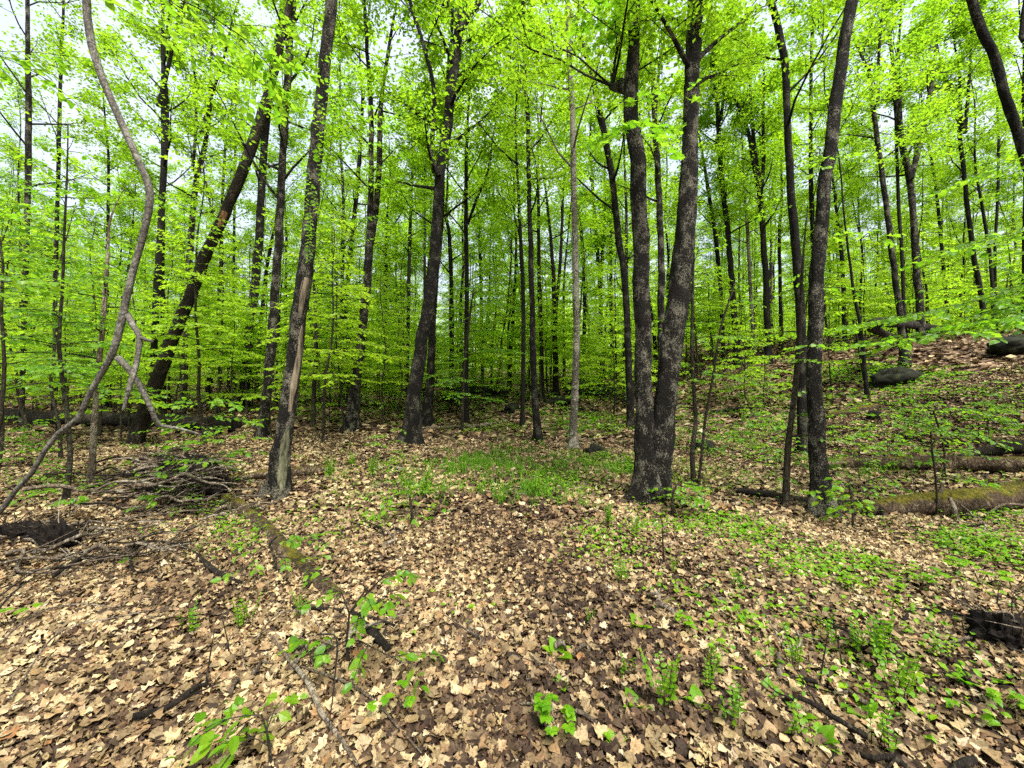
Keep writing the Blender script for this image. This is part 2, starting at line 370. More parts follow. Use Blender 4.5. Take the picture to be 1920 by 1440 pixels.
def forest_tree(height, rad, seed, t0=.4, nl=18, length=3.0, leafn=70, lsize=.11, fork=True):
    r = np.random.default_rng(seed); n = 9
    z = np.linspace(0, height, n); k = np.linspace(0, 1, n)
    wob = r.normal(0, .09, (n, 2)).cumsum(0) * height / 16; wob -= wob[0]
    lean = r.normal(0, .035, 2)
    pts = np.column_stack([wob[:, 0] + lean[0] * z, wob[:, 1] + lean[1] * z, z - .15])
    rd = rad * (1 - .85 * k ** .9)
    p, q = smooth_line(pts, rd, .5)
    tm, bm, lm = MB(), MB(), MB()
    tube(tm, p, q, 10, rough=.05, flare=.5, flare_h=.3, seed=seed)
    grow_crown(bm, lm, p, q, r, t0, nl, length, leafn, lsize)
    if fork:
        i = int(len(p) * r.uniform(.4, .6)); a = r.uniform(0, 6.28); h2 = (height - p[i][2]) * .85
        fp = np.array([p[i] + np.array([math.cos(a) * s * 1.6, math.sin(a) * s * 1.6, h2 * s]) * 1.0 for s in (0, .12, .3, .6, 1)])
        fp[1:, :2] += np.array([math.cos(a), math.sin(a)]) * .15
        f2, g2 = smooth_line(fp, q[i] * np.array([.75, .68, .55, .35, .1]), .5)
        tube(tm, f2, g2, 8, rough=.04, cap=False)
        grow_crown(bm, lm, f2, g2, r, .25, nl // 2, length * .8, leafn, lsize)
    return tm, bm, lm

def sapling(height, seed, nb=None, leaf=.085, tmpl=(LO_V, LO_F), reach=.36, low=.14, droop=.12, dens=1.0, rad=None):
    """understory beech or maple: thin stem, flat two-ranked sprays of leaves."""
    r = np.random.default_rng(seed); n = 8; z = np.linspace(-.05, height, n)
    wob = r.normal(0, .05, (n, 2)).cumsum(0) * (height / 4); wob -= wob[0]
    pts = np.column_stack([wob, z]); rad = rad or .006 + height * .0052
    p, q = smooth_line(pts, np.linspace(rad, rad * .2, n), .25)
    tm, bm, lm = MB(), MB(), MB(); tube(tm, p, q, 7, rough=.05, seed=seed, flare=.3, flare_h=.06)
    nb = nb or int(height * 8); az = r.uniform(0, 6.28)
    for i in range(nb):
        t = low + (1 - low) * (i + r.uniform(0, 1)) / nb
        k = min(len(p) - 1, int(t * (len(p) - 1))); az += 2.4 + r.normal(0, .5)
        ln = max(.35, reach * height * (1.02 - .75 * t) * r.uniform(.55, 1.15)); ln = min(ln, 2.3)
        spray(bm, lm, p[k], az, ln, r, leaf, tmpl, droop, dens, rb=max(.004, q[k] * .4), rise=.25 + .35 * t)
    return tm, bm, lm

def spray(bm, lm, p0, az, ln, r, leaf, tmpl, droop=.12, dens=1.0, rb=.006, rise=.25, pts=None):
    if pts is None:
        d = np.array([math.cos(az), math.sin(az), rise]); pts = [p0]
        for k in range(5):
            d = unit(d + np.array([r.normal(0, .1), r.normal(0, .1), -.11 - droop * .3])); pts.append(pts[-1] + d * ln / 5)
        pts = np.array(pts)
    m = len(pts) - 1
    tube(bm, pts, np.linspace(rb, .002, m + 1), 4, cap=False)
    nt = max(3, int(ln / .14)); B, D = [], []
    for j in range(nt):
        f = .12 + .88 * (j + .5) / nt; x = f * m; i = min(m - 1, int(x)); q = pts[i] + (pts[i + 1] - pts[i]) * (x - i)
        dd = unit(pts[i + 1] - pts[i]); a = math.atan2(dd[1], dd[0]) + (1 if j % 2 else -1) * r.uniform(.55, 1.0)
        l2 = (ln * .42 * (1.1 - f * .75) + .08) * r.uniform(.6, 1.2)
        e = q + np.array([math.cos(a) * l2, math.sin(a) * l2, dd[2] * l2 * .5 - droop * l2 + r.normal(0, .03)])
        if l2 > .15: tube(bm, np.array([q, (q + e) / 2 + np.array([0, 0, .02]), e]), [.003, .002, .0015], 3, cap=False)
        nn = max(2, int(l2 / (leaf * .55) * dens)); ss = (np.arange(nn) + r.uniform(.2, 1)) / nn
        side = np.where(np.arange(nn) % 2, 1, -1) * r.uniform(.5, 1.0, nn)
        B.append(q + (e - q) * ss[:, None]); aa = a + side
        D.append(np.stack([np.cos(aa), np.sin(aa), -.25 - droop + r.normal(0, .18, nn)], 1))
    B = np.vstack(B); D = np.vstack(D); n = len(B)
    nrm = np.stack([r.normal(0, .5, n), r.normal(0, .5, n), np.ones(n)], 1)
    leaves(lm, tmpl, B, D, nrm, leaf * r.uniform(.6, 1.25, n), r.uniform(0, 1, n), curl=.12, r=r)

def put(name, loc, mbs, mats, names, smooth=(1, 1, 0), **kw):
    """a thing from builders whose coordinates are local to loc."""
    t = thing(name, loc, **kw); ks = []
    for mb, mt, nm, sm in zip(mbs, mats, names, smooth):
        if mb.v: ks.append(mb.obj(nm, mt, t, smooth=bool(sm)))
    KIDS[t.name] = ks
    return t

# ------------------------------------------------------------------ ground
def grid_axis(near, far, n, s):
    u = np.linspace(-1, 1, n); return np.sinh(u * s) / math.sinh(s) * far
gx = grid_axis(0, 400, 421, 5.2); gy = grid_axis(0, 500, 521, 5.2)
X, Y = np.meshgrid(gx, gy + 2); Z = H(X, Y) - .012
nx, ny = len(gx), len(gy); ii = (np.arange(ny - 1)[:, None] * nx + np.arange(nx - 1)[None]).ravel()
g = MB().add(np.column_stack([X.ravel(), Y.ravel(), Z.ravel()]), np.stack([ii, ii + 1, ii + nx + 1, ii + nx], 1))
tag(g.obj('ground', M_ground, smooth=True), 'brown forest floor under the leaf litter', None, kind='structure')

def patchy(x, y):
    return (np.sin(x * 1.9 + 1.1 * np.sin(y * 1.3)) * np.sin(y * 1.6 + 1.3 * np.sin(x * .9 + 2)) + .5 * np.sin(x * 4.7 + y * 3.3))
def litter(name, y0, y1, dens, smin, smax, tmpls, tilt, seed, label, side=1.45):
    r = np.random.default_rng(seed); area = side * (y1 ** 2 - y0 ** 2) + (y1 - y0) * 1.2; n = int(dens * area)
    y = np.sqrt(r.uniform(y0 ** 2, y1 ** 2, n)); x = r.uniform(-1, 1, n) * (side * y + .6)
    mb = MB(); which = r.choice(len(tmpls), n, p=[q[1] for q in tmpls])
    v = np.clip(r.beta(1.5, 2.0, n) + .08 * patchy(x * .9, y * .9) - .03 - .17 * np.exp(-((x - .35 - .1 * np.sin(y)) / .55) ** 2) * (y < 8), 0, 1)
    v = np.where(r.uniform(0, 1, n) < .04, r.uniform(.86, 1, n), np.minimum(v, .86))
    lay = r.uniform(0, .022, n)
    lay = lay + .012 * (v > .5)
    for k, (tm, _) in enumerate(tmpls):
        s = which == k; m = s.sum(); a = r.uniform(0, 6.28, m)
        b = np.stack([x[s], y[s], H(x[s], y[s]) + lay[s]], 1)
        d = np.stack([np.cos(a), np.sin(a), r.normal(0, tilt * .6, m)], 1)
        nr = np.stack([r.normal(0, tilt, m), r.normal(0, tilt, m), np.ones(m)], 1)
        sz = r.uniform(smin, smax, m); b[:, 2] += np.abs(nr[:, 0]) * sz * .18
        b = b - d * sz[:, None] * .5
        leaves(mb, tm, b, d, nr, sz, v[s], curl=.32, r=r)
    tag(mb.obj(name, M_litter, smooth=True), label, None, kind='stuff')
MA, HI, LO = (MA_V, MA_F), (HI_V, HI_F), (LO_V, LO_F)
BR_V = HI_V.copy(); BR_V[:, 1] *= 1.35; BR = (BR_V, HI_F)
litter('leaf_litter', .7, 4.6, 2900, .022, .074, [(MA, .5), (BR, .3), (HI, .2)], .27, 1, 'curled tan and brown fallen leaves covering the near forest floor')
litter('leaf_litter', 4.6, 11, 420, .055, .11, [(MA, .25), (BR, .75)], .22, 2, 'tan and brown fallen leaves between the trees')
LO2_V = LO_V.copy(); LO2_V[:, 1] *= 1.4
litter('leaf_litter', 11, 34, 46, .12, .23, [((LO2_V, LO_F), 1.0)], .25, 3, 'thin pale litter of dead leaves on the rising ground far back', 1.5)
# ------------------------------------------------------------------ trees traced from the photograph: each stands at its own distance, in metres
PIXLAND = []      # (px at mid height, name) of trees easy to find, for labels of the trees between them
def traced(name, label, pts, Y=None, mat=None, height=None, forks=(), limbs=(), crown=True, nl=16, length=2.6, leafn=55, lsize=.11, t0=None, sides=12,
           rough=.05, flare=.5, lumps=.0, seed=0, group='maples and beeches in the middle distance', cat='tree', extend=True, trunk_name='trunk', step=None, base_cap=True):
    r = np.random.default_rng(1000 + seed)
    b = hit(*pts[0][:2]) if Y is None else None
    Y = b[1] if Y is None else Y
    px0 = pts[0][0]; x0 = (px0 - 960) / F * Y; loc = np.array([x0, Y, float(H(x0, Y))])
    wp, wr = [], []
    dy = r.normal(0, .02)
    for i, (px, py, wd) in enumerate(pts):
        q = P(px, py, Y); obl = math.hypot(q[0], Y) / Y            # a round trunk looks wider away from the middle of the lens
        if i == 0: q = loc + np.array([0, 0, -.12])
        elif q[2] < loc[2] + .05: continue
        q = q + np.array([0, dy * (q[2] - loc[2]), 0]); wp.append(q); wr.append(wd * .74 * Y / F / 2 / obl ** .7)
    wp = np.array(wp); wr = np.array(wr); top_seen = wp[-1][2]
    height = height or max(top_seen - loc[2] + r.uniform(3, 5), r.uniform(14, 17))
    if extend:
        d = unit(wp[-1] - wp[-2]); zt = loc[2] + height; rem = zt - wp[-1][2]; m = 5; r0 = wr[-1]
        for k in range(m):
            d = unit(d * .75 + np.array([r.normal(0, .06), r.normal(0, .06), .3])); wp = np.vstack([wp, wp[-1] + d * rem / m]); wr = np.append(wr, r0 * (1 - .85 * (k + 1) / m))
    st = step or (.09 if Y < 7 else .2 if Y < 13 else .4)
    p, q = smooth_line(wp - loc, wr, st)
    sl_ = np.concatenate([[0], np.cumsum(np.linalg.norm(np.diff(p, axis=0), axis=1))])
    wa = wr[0] * .065
    for kq in range(5):                                          # slight kinks and wavers of a grown stem
        fq, ph = r.uniform(1.5, 8), r.uniform(0, 6.28, 2); am = wa / (1 + fq * .25) * np.clip(sl_ / .8, 0, 1)
        p[:, 0] += am * np.sin(sl_ * fq + ph[0]); p[:, 1] += am * np.sin(sl_ * fq + ph[1])
    lumps = lumps * 1.5
    t = thing(name, loc, label, cat, group)
    tm, bm, lm = MB(), MB(), MB()
    V, K = tube(tm, p, q, sides, rough=rough, flare=flare, flare_h=.22, seed=seed, lumps=lumps)
    zc = p[:, 2]
    tt = t0 if t0 is not None else .4
    if crown: grow_crown(bm, lm, p, q, r, tt, nl, length, leafn, lsize, twig=Y < 16)
    ks = [tm.obj(trunk_name, mat or M_bark, t, smooth=True)]
    for fk in forks:                                            # forks that share the trunk's foot or leave it higher up
        fp = np.array([P(a, b2, Y) - loc for a, b2, _ in fk]); fr = np.array([c * Y / F / 2 for *_, c in fk])
        if not len(limbs) and extend:
            dd = unit(fp[-1] - fp[-2])
            rem = max(1.0, height - fp[-1][2])
            for k in range(3):
                dd = unit(dd * .7 + np.array([r.normal(0, .08), r.normal(0, .1), .35])); fp = np.vstack([fp, fp[-1] + dd * rem / 3]); fr = np.append(fr, fr[-1] * .55)
        fp[1:, 1] += np.linspace(0, r.uniform(-.5, .5), len(fp) - 1)
        f2, g2 = smooth_line(fp, fr, st); fm = MB(); tube(fm, f2, g2, max(6, sides - 4), rough=rough, seed=seed + 7, cap=True)
        ks.append(fm.obj('limb', mat or M_bark, t, smooth=True))
        if crown: grow_crown(bm, lm, f2, g2, r, (.3 if Y > 7 else .8), nl // 2, length * .8, leafn, lsize, twig=Y < 16)
    if bm.v: ks.append(bm.obj('branches', mat or M_bark, t, smooth=True))
    if lm.v: ks.append(lm.obj('foliage', M_leaf, t))
    KIDS[t.name] = ks
    return t, p, q, V, K, loc

NEARG = None
# ---- near and easily named trees
T1 = traced('maple_tree', 'dark tree with a long pale strip of bare split wood down its trunk', [(520, 925, 44), (528, 850, 42), (538, 770, 41), (550, 660, 40), (561, 560, 39), (572, 470, 38), (577, 400, 36), (588, 260, 33), (598, 150, 31), (612, 0, 29)],
            mat=M_barkl, sides=28, rough=.06, lumps=.16, flare=.95, seed=1, t0=.5, leafn=75, lsize=.07, group=None)
def bark_scar(T, th0, th1, s0, s1, mat, name, seed, out=1.012):
    """a strip of bare wood lying on the trunk: the same surface a few millimetres proud, with a ragged edge."""
    t, p, q, V, K, loc = T; r = np.random.default_rng(seed); n, sd = V.shape[:2]; mb = MB()
    z = p[:, 2]; idx = [i for i in range(n) if s0 < z[i] < s1]
    cols = 9; rows = []
    for i in idx:
        u = (z[i] - s0) / (s1 - s0); wv = math.sin(math.pi * min(max(u, .01), .99)) ** .6 * (1 + .16 * math.sin(z[i] * 9) + r.normal(0, .07))
        mid = (th0 + th1) / 2 + .18 * math.sin(z[i] * 2.3 + seed); hw = (th1 - th0) / 2 * wv
        ang = (np.linspace(mid - hw, mid + hw, cols) / (2 * math.pi) * sd) % sd
        a0 = np.floor(ang).astype(int) % sd; fr = (ang - np.floor(ang))[:, None]
        pt = V[i][a0] * (1 - fr) + V[i][(a0 + 1) % sd] * fr
        c = p[i]; o = out + .03 * np.sin(np.linspace(0, math.pi, cols)) ** .5 + r.normal(0, .006, cols) + .012 * np.sin(np.arange(cols) * 2.2 + z[i])
        o[0] = o[-1] = .97
        rows.append(c + (pt - c) * o[:, None])
    Vv = np.array(rows).reshape(-1, 3); m = len(rows)
    i = np.arange(m - 1)[:, None] * cols; j = np.arange(cols - 1)[None]
    mb.add(Vv, np.stack([i + j, i + j + 1, i + cols + j + 1, i + cols + j], -1).reshape(-1, 4))
    o = mb.obj(name, mat, t, smooth=True); o['label'] = 'pale split wood laid bare down the trunk' if mat is M_wood else 'weathered pale wood low on the trunk'; return o
# angle of the trunk ring that faces the camera
def facing(T):
    t, p, q, V, K, loc = T; i = len(p) // 8
    dots = (V[i] - p[i]) @ unit(np.array([0, 0, HC]) - loc - p[i]); return float(np.argmax(dots)) / V.shape[1] * 2 * math.pi
f1 = facing(T1)
sgn = 1 if T1[3][5][int((f1 + 1) / (2 * math.pi) * 28) % 28][0] > T1[3][5][int(f1 / (2 * math.pi) * 28) % 28][0] else -1
bark_scar(T1, f1 + sgn * .2 - .55, f1 + sgn * .2 + .55, 1.05, 2.35, M_wood, 'bare_wood', 3)
bark_scar(T1, f1 + sgn * .25 - .6, f1 + sgn * .25 + .6, .05, 1.0, M_greenwood, 'bare_wood', 4)
bark_scar(T1, f1 + sgn * .2 - .55, f1 + sgn * .2 + .55, 2.42, 3.1, M_wood, 'bare_wood', 5)

TL = traced('dead_tree', 'dead trunk leaning far over against its neighbours, with a torn brown wound halfway', [(252, 832, 36), (268, 780, 37), (300, 700, 36), (325, 630, 33), (352, 565, 31), (385, 480, 29), (415, 412, 27), (448, 335, 28), (478, 255, 28), (498, 190, 25), (512, 140, 20), (526, 80, 17), (540, 15, 15), (550, -50, 12)],
            mat=M_dead, extend=False, crown=False, height=9, sides=20, rough=.05, lumps=.12, seed=2, flare=.3, cat='dead tree', group=None)
f2 = facing(TL); bark_scar(TL, f2 - .75, f2 + .75, *( (lambda z: (z - .28, z + .33))(P(415, 408, TL[5][1])[2] - TL[5][2])), M_orange, 'split_wood', 8)
T3 = traced('maple_tree', 'slim dark tree just left of the grey lichen trunk, behind the leaning one', [(455, 765, 26), (468, 640, 24), (482, 530, 22), (492, 420, 20), (500, 300, 18), (512, 190, 18), (530, 90, 17), (545, 0, 15)], sides=12, seed=3, lumps=.1, group=None)
T4 = traced('maple_tree', 'grey lichen-covered tree between the leaning dead trunk and the scarred tree', [(490, 820, 27), (500, 740, 25), (510, 640, 26), (515, 560, 22), (523, 440, 21), (530, 300, 18), (538, 170, 18), (545, 60, 17), (552, 0, 16)],
            mat=M_barkl, sides=16, seed=4, lumps=.15, flare=.6, group=None)
TB = traced('beech_tree', 'pale smooth young beech bowed in a long curve over the brush', [(-70, 1030, 16), (0, 960, 16), (30, 920, 15), (62, 886, 15), (84, 848, 15), (113, 812, 15), (148, 785, 16), (173, 737, 16), (212, 672, 18), (226, 632, 19), (236, 590, 20), (248, 540, 18), (265, 480, 18), (282, 420, 18), (289, 360, 20), (268, 305, 18), (240, 240, 19), (216, 185, 20), (192, 120, 21), (180, 60, 20), (176, 0, 20)],
            Y=4.2, mat=M_beech, sides=16, rough=.05, lumps=.22, seed=5, t0=.7, nl=4, length=1.6, leafn=30, lsize=.065, height=9, flare=.2, group=None,
            forks=())
def stub(T, lines, mat, nm='broken_branch'):
    t, p, q, V, K, loc = T; Y = loc[1]
    for k, ln in enumerate(lines):
        fp = np.array([P(a, b, Y + dd) - loc for a, b, c, dd in ln]); f, g_ = smooth_line(fp, [c * Y / F / 2 for a, b, c, dd in ln], .07)
        m = MB(); tube(m, f, g_, 8, rough=.05, seed=k + 3); m.obj(nm, mat, t, smooth=True)
stub(TB, [[(238, 588, 11, 0), (252, 615, 9, -.1), (262, 633, 9, -.15), (256, 680, 8, -.2), (244, 720, 8, -.3), (232, 768, 5, -.3)],
          [(262, 633, 7, -.15), (285, 640, 5, -.2)],
          [(222, 672, 12, 0), (240, 690, 10, -.1), (265, 728, 9, -.1), (285, 770, 8, -.1), (298, 797, 8, 0), (330, 802, 5, .1), (378, 815, 3, .1)]], M_beech)
T6 = traced('maple_tree', 'tall dark curving tree with flared foot by the clearing, forked at the top', [(768, 832, 46), (775, 765, 38), (780, 700, 34), (790, 640, 31), (803, 560, 28), (813, 480, 26), (817, 400, 25), (826, 300, 25), (837, 220, 24), (846, 140, 23), (857, 60, 23), (864, 0, 22)],
            sides=20, seed=6, lumps=.14, rough=.05, flare=.7, forks=[[(862, 60, 12), (880, 30, 11), (905, -20, 10)], [(823, 330, 9), (808, 290, 9), (812, 240, 8), (812, 160, 8), (790, 70, 7), (768, 0, 7)], [(858, 40, 9), (845, 15, 9), (835, -10, 8)]], group=None)
T7 = traced('maple_tree', 'stout dark tree with spread roots just behind the curving tree', [(798, 797, 26), (805, 740, 22), (809, 680, 20), (812, 600, 18), (818, 520, 16), (828, 420, 15), (832, 300, 13)], sides=14, seed=7, flare=.9, mat=M_bark, group=None)
T8 = traced('maple_tree', 'dark wavy trunk forking in two halfway up, left of the curving tree', [(655, 805, 30), (664, 740, 24), (673, 680, 23), (682, 600, 20), (690, 520, 21), (695, 440, 20), (697, 340, 13), (697, 200, 12), (690, 90, 9), (686, 0, 8)],
            sides=14, seed=8, lumps=.15, flare=.8, mat=M_barkl, forks=[[(696, 450, 13), (706, 380, 11), (712, 300, 10), (714, 220, 9), (722, 150, 7)]], group=None)
T9 = traced('maple_tree', 'thin dark tree with flared foot left of the pale trunk', [(1010, 826, 18), (1004, 760, 17), (1000, 680, 16), (998, 580, 14), (995, 460, 13), (992, 340, 11), (990, 220, 10), (984, 110, 9), (981, 0, 9)], sides=12, seed=9, lumps=.14, rough=.07, flare=.8, group=None, leafn=45)
T10 = traced('pale_tree', 'slim tree with whitish patched bark standing alone by the grass', [(1073, 843, 20), (1075, 780, 19), (1079, 700, 17), (1079, 600, 16), (1077, 480, 15), (1073, 360, 14), (1071, 250, 14), (1065, 150, 13), (1061, 50, 11), (1060, 0, 11)], sides=14, seed=10, mat=M_pale, lumps=.1, flare=.7, group=None, leafn=45)
TW = traced('twin_maple_tree', 'big rough-barked tree with two trunks rising from one foot', [(1213, 935, 54), (1211, 880, 48), (1208, 800, 44), (1204, 700, 42), (1203, 600, 41), (1201, 500, 40), (1196, 400, 39), (1190, 300, 37), (1183, 220, 36), (1181, 160, 35), (1184, 100, 28), (1186, 0, 27)],
            sides=30, seed=11, mat=M_barkl, lumps=.14, rough=.065, flare=.9, forks=[[(1236, 935, 44), (1238, 870, 42), (1243, 790, 40), (1250, 720, 38), (1257, 640, 38), (1268, 560, 37), (1276, 480, 35), (1282, 400, 33), (1286, 300, 27), (1288, 200, 26), (1292, 100, 25), (1295, 0, 24)],
            [(1183, 190, 24), (1171, 165, 23), (1160, 150, 19), (1155, 126, 14)][0:0] or [(1190, 185, 20), (1172, 165, 20), (1160, 145, 16), (1157, 128, 9)]], limbs=(1,), group=None, leafn=75, lsize=.07, t0=.6)
T13 = traced('maple_tree', 'thick knobbly dark tree standing over the fallen logs', [(1541, 962, 44), (1538, 900, 40), (1533, 820, 39), (1530, 740, 38), (1530, 660, 37), (1533, 580, 37), (1538, 500, 36), (1545, 430, 34), (1553, 350, 33), (1567, 250, 32), (1580, 160, 32), (1592, 80, 31), (1606, 0, 30)],
            sides=30, seed=13, mat=M_barkl, lumps=.2, rough=.075, flare=.9, group=None, leafn=75, lsize=.07, t0=.6)
T23 = traced('maple_tree', 'dark trunk cut off by the top right corner of the view', [(2075, 1010, 40), (2050, 800, 36), (2000, 500, 32), (1945, 260, 28), (1920, 170, 27), (1900, 80, 26), (1868, 0, 26)], Y=4.6, sides=20, seed=23, lumps=.12, group=None, leafn=75, lsize=.07, t0=.6,
             forks=[[(1921, 190, 10), (1935, 140, 9), (1945, 60, 8), (1950, 0, 7)]])
T18 = traced('maple_tree', 'long tree slanting to the left behind the twin trunks', [(1183, 765, 19), (1178, 640, 17), (1172, 520, 17), (1160, 430, 17), (1151, 340, 16), (1138, 260, 15), (1120, 160, 13), (1097, 80, 12), (1072, 10, 10)], Y=12.5, sides=12, seed=18, lumps=.08, group=None, leafn=45)
T14 = traced('maple_tree', 'tall tree close behind the knobbly tree, slanting left as it rises', [(1505, 740, 26), (1500, 620, 24), (1490, 480, 23), (1480, 375, 20), (1472, 250, 18), (1466, 130, 18), (1450, 50, 18), (1434, 0, 17)], Y=8.2, sides=14, seed=14, lumps=.1, group=None, leafn=75, lsize=.08, mat=M_bark)
PIXLAND = [(178, 'the bowed pale beech'), (352, 'the leaning trunk'), (510, 'the grey lichen tree'), (565, 'the scarred tree'), (686, 'the wavy forked tree'), (810, 'the curving tree'), (996, 'the thin flared tree'), (1077, 'the pale trunk'),
           (1200, 'the twin trunks'), (1262, 'the twin trunks'), (1432, 'the Y-shaped tree'), (1490, 'the slanting tree'), (1533, 'the knobbly tree'), (1716, 'the forked slope tree')]
ORD = ['first', 'second', 'third', 'fourth', 'fifth', 'sixth', 'seventh', 'eighth', 'ninth', 'tenth', 'eleventh', 'twelfth', 'thirteenth', 'fourteenth', 'fifteenth', 'sixteenth', 'seventeenth', 'eighteenth', 'nineteenth', 'twentieth']
ORD += sum([[tens + '-' + o for o in ORD[:9]] + [nxt] for tens, nxt in (('twenty', 'thirtieth'), ('thirty', 'fortieth'), ('forty', 'fiftieth'), ('fifty', 'sixtieth'), ('sixty', 'seventieth'))], [])
def gap_labels(items, kind):
    """items: (thing, px). Each is named by the two known trees it stands between and its turn from the left."""
    if isinstance(kind, tuple):
        for nm, a, b in kind: gap_labels([q for q in items if a <= q[0].location.y < b], nm)
        return
    gaps = {}
    for o, px in items:
        k = sum(1 for a, _ in PIXLAND if a < px); gaps.setdefault(k, []).append((px, o))
    for k, v in gaps.items():
        v.sort(key=lambda q: q[0])
        a = PIXLAND[k - 1][1] if k else None; b = PIXLAND[k][1] if k < len(PIXLAND) else None
        if a and b: where = f'between {a} and {b}' if a != b else 'in the gap of the twin trunks'
        else: where = f'left of {b}' if b else f'right of {a}'
        for n, (px, o) in enumerate(v): o['label'] = f'{ORD[n]} {kind} from the left {where}'

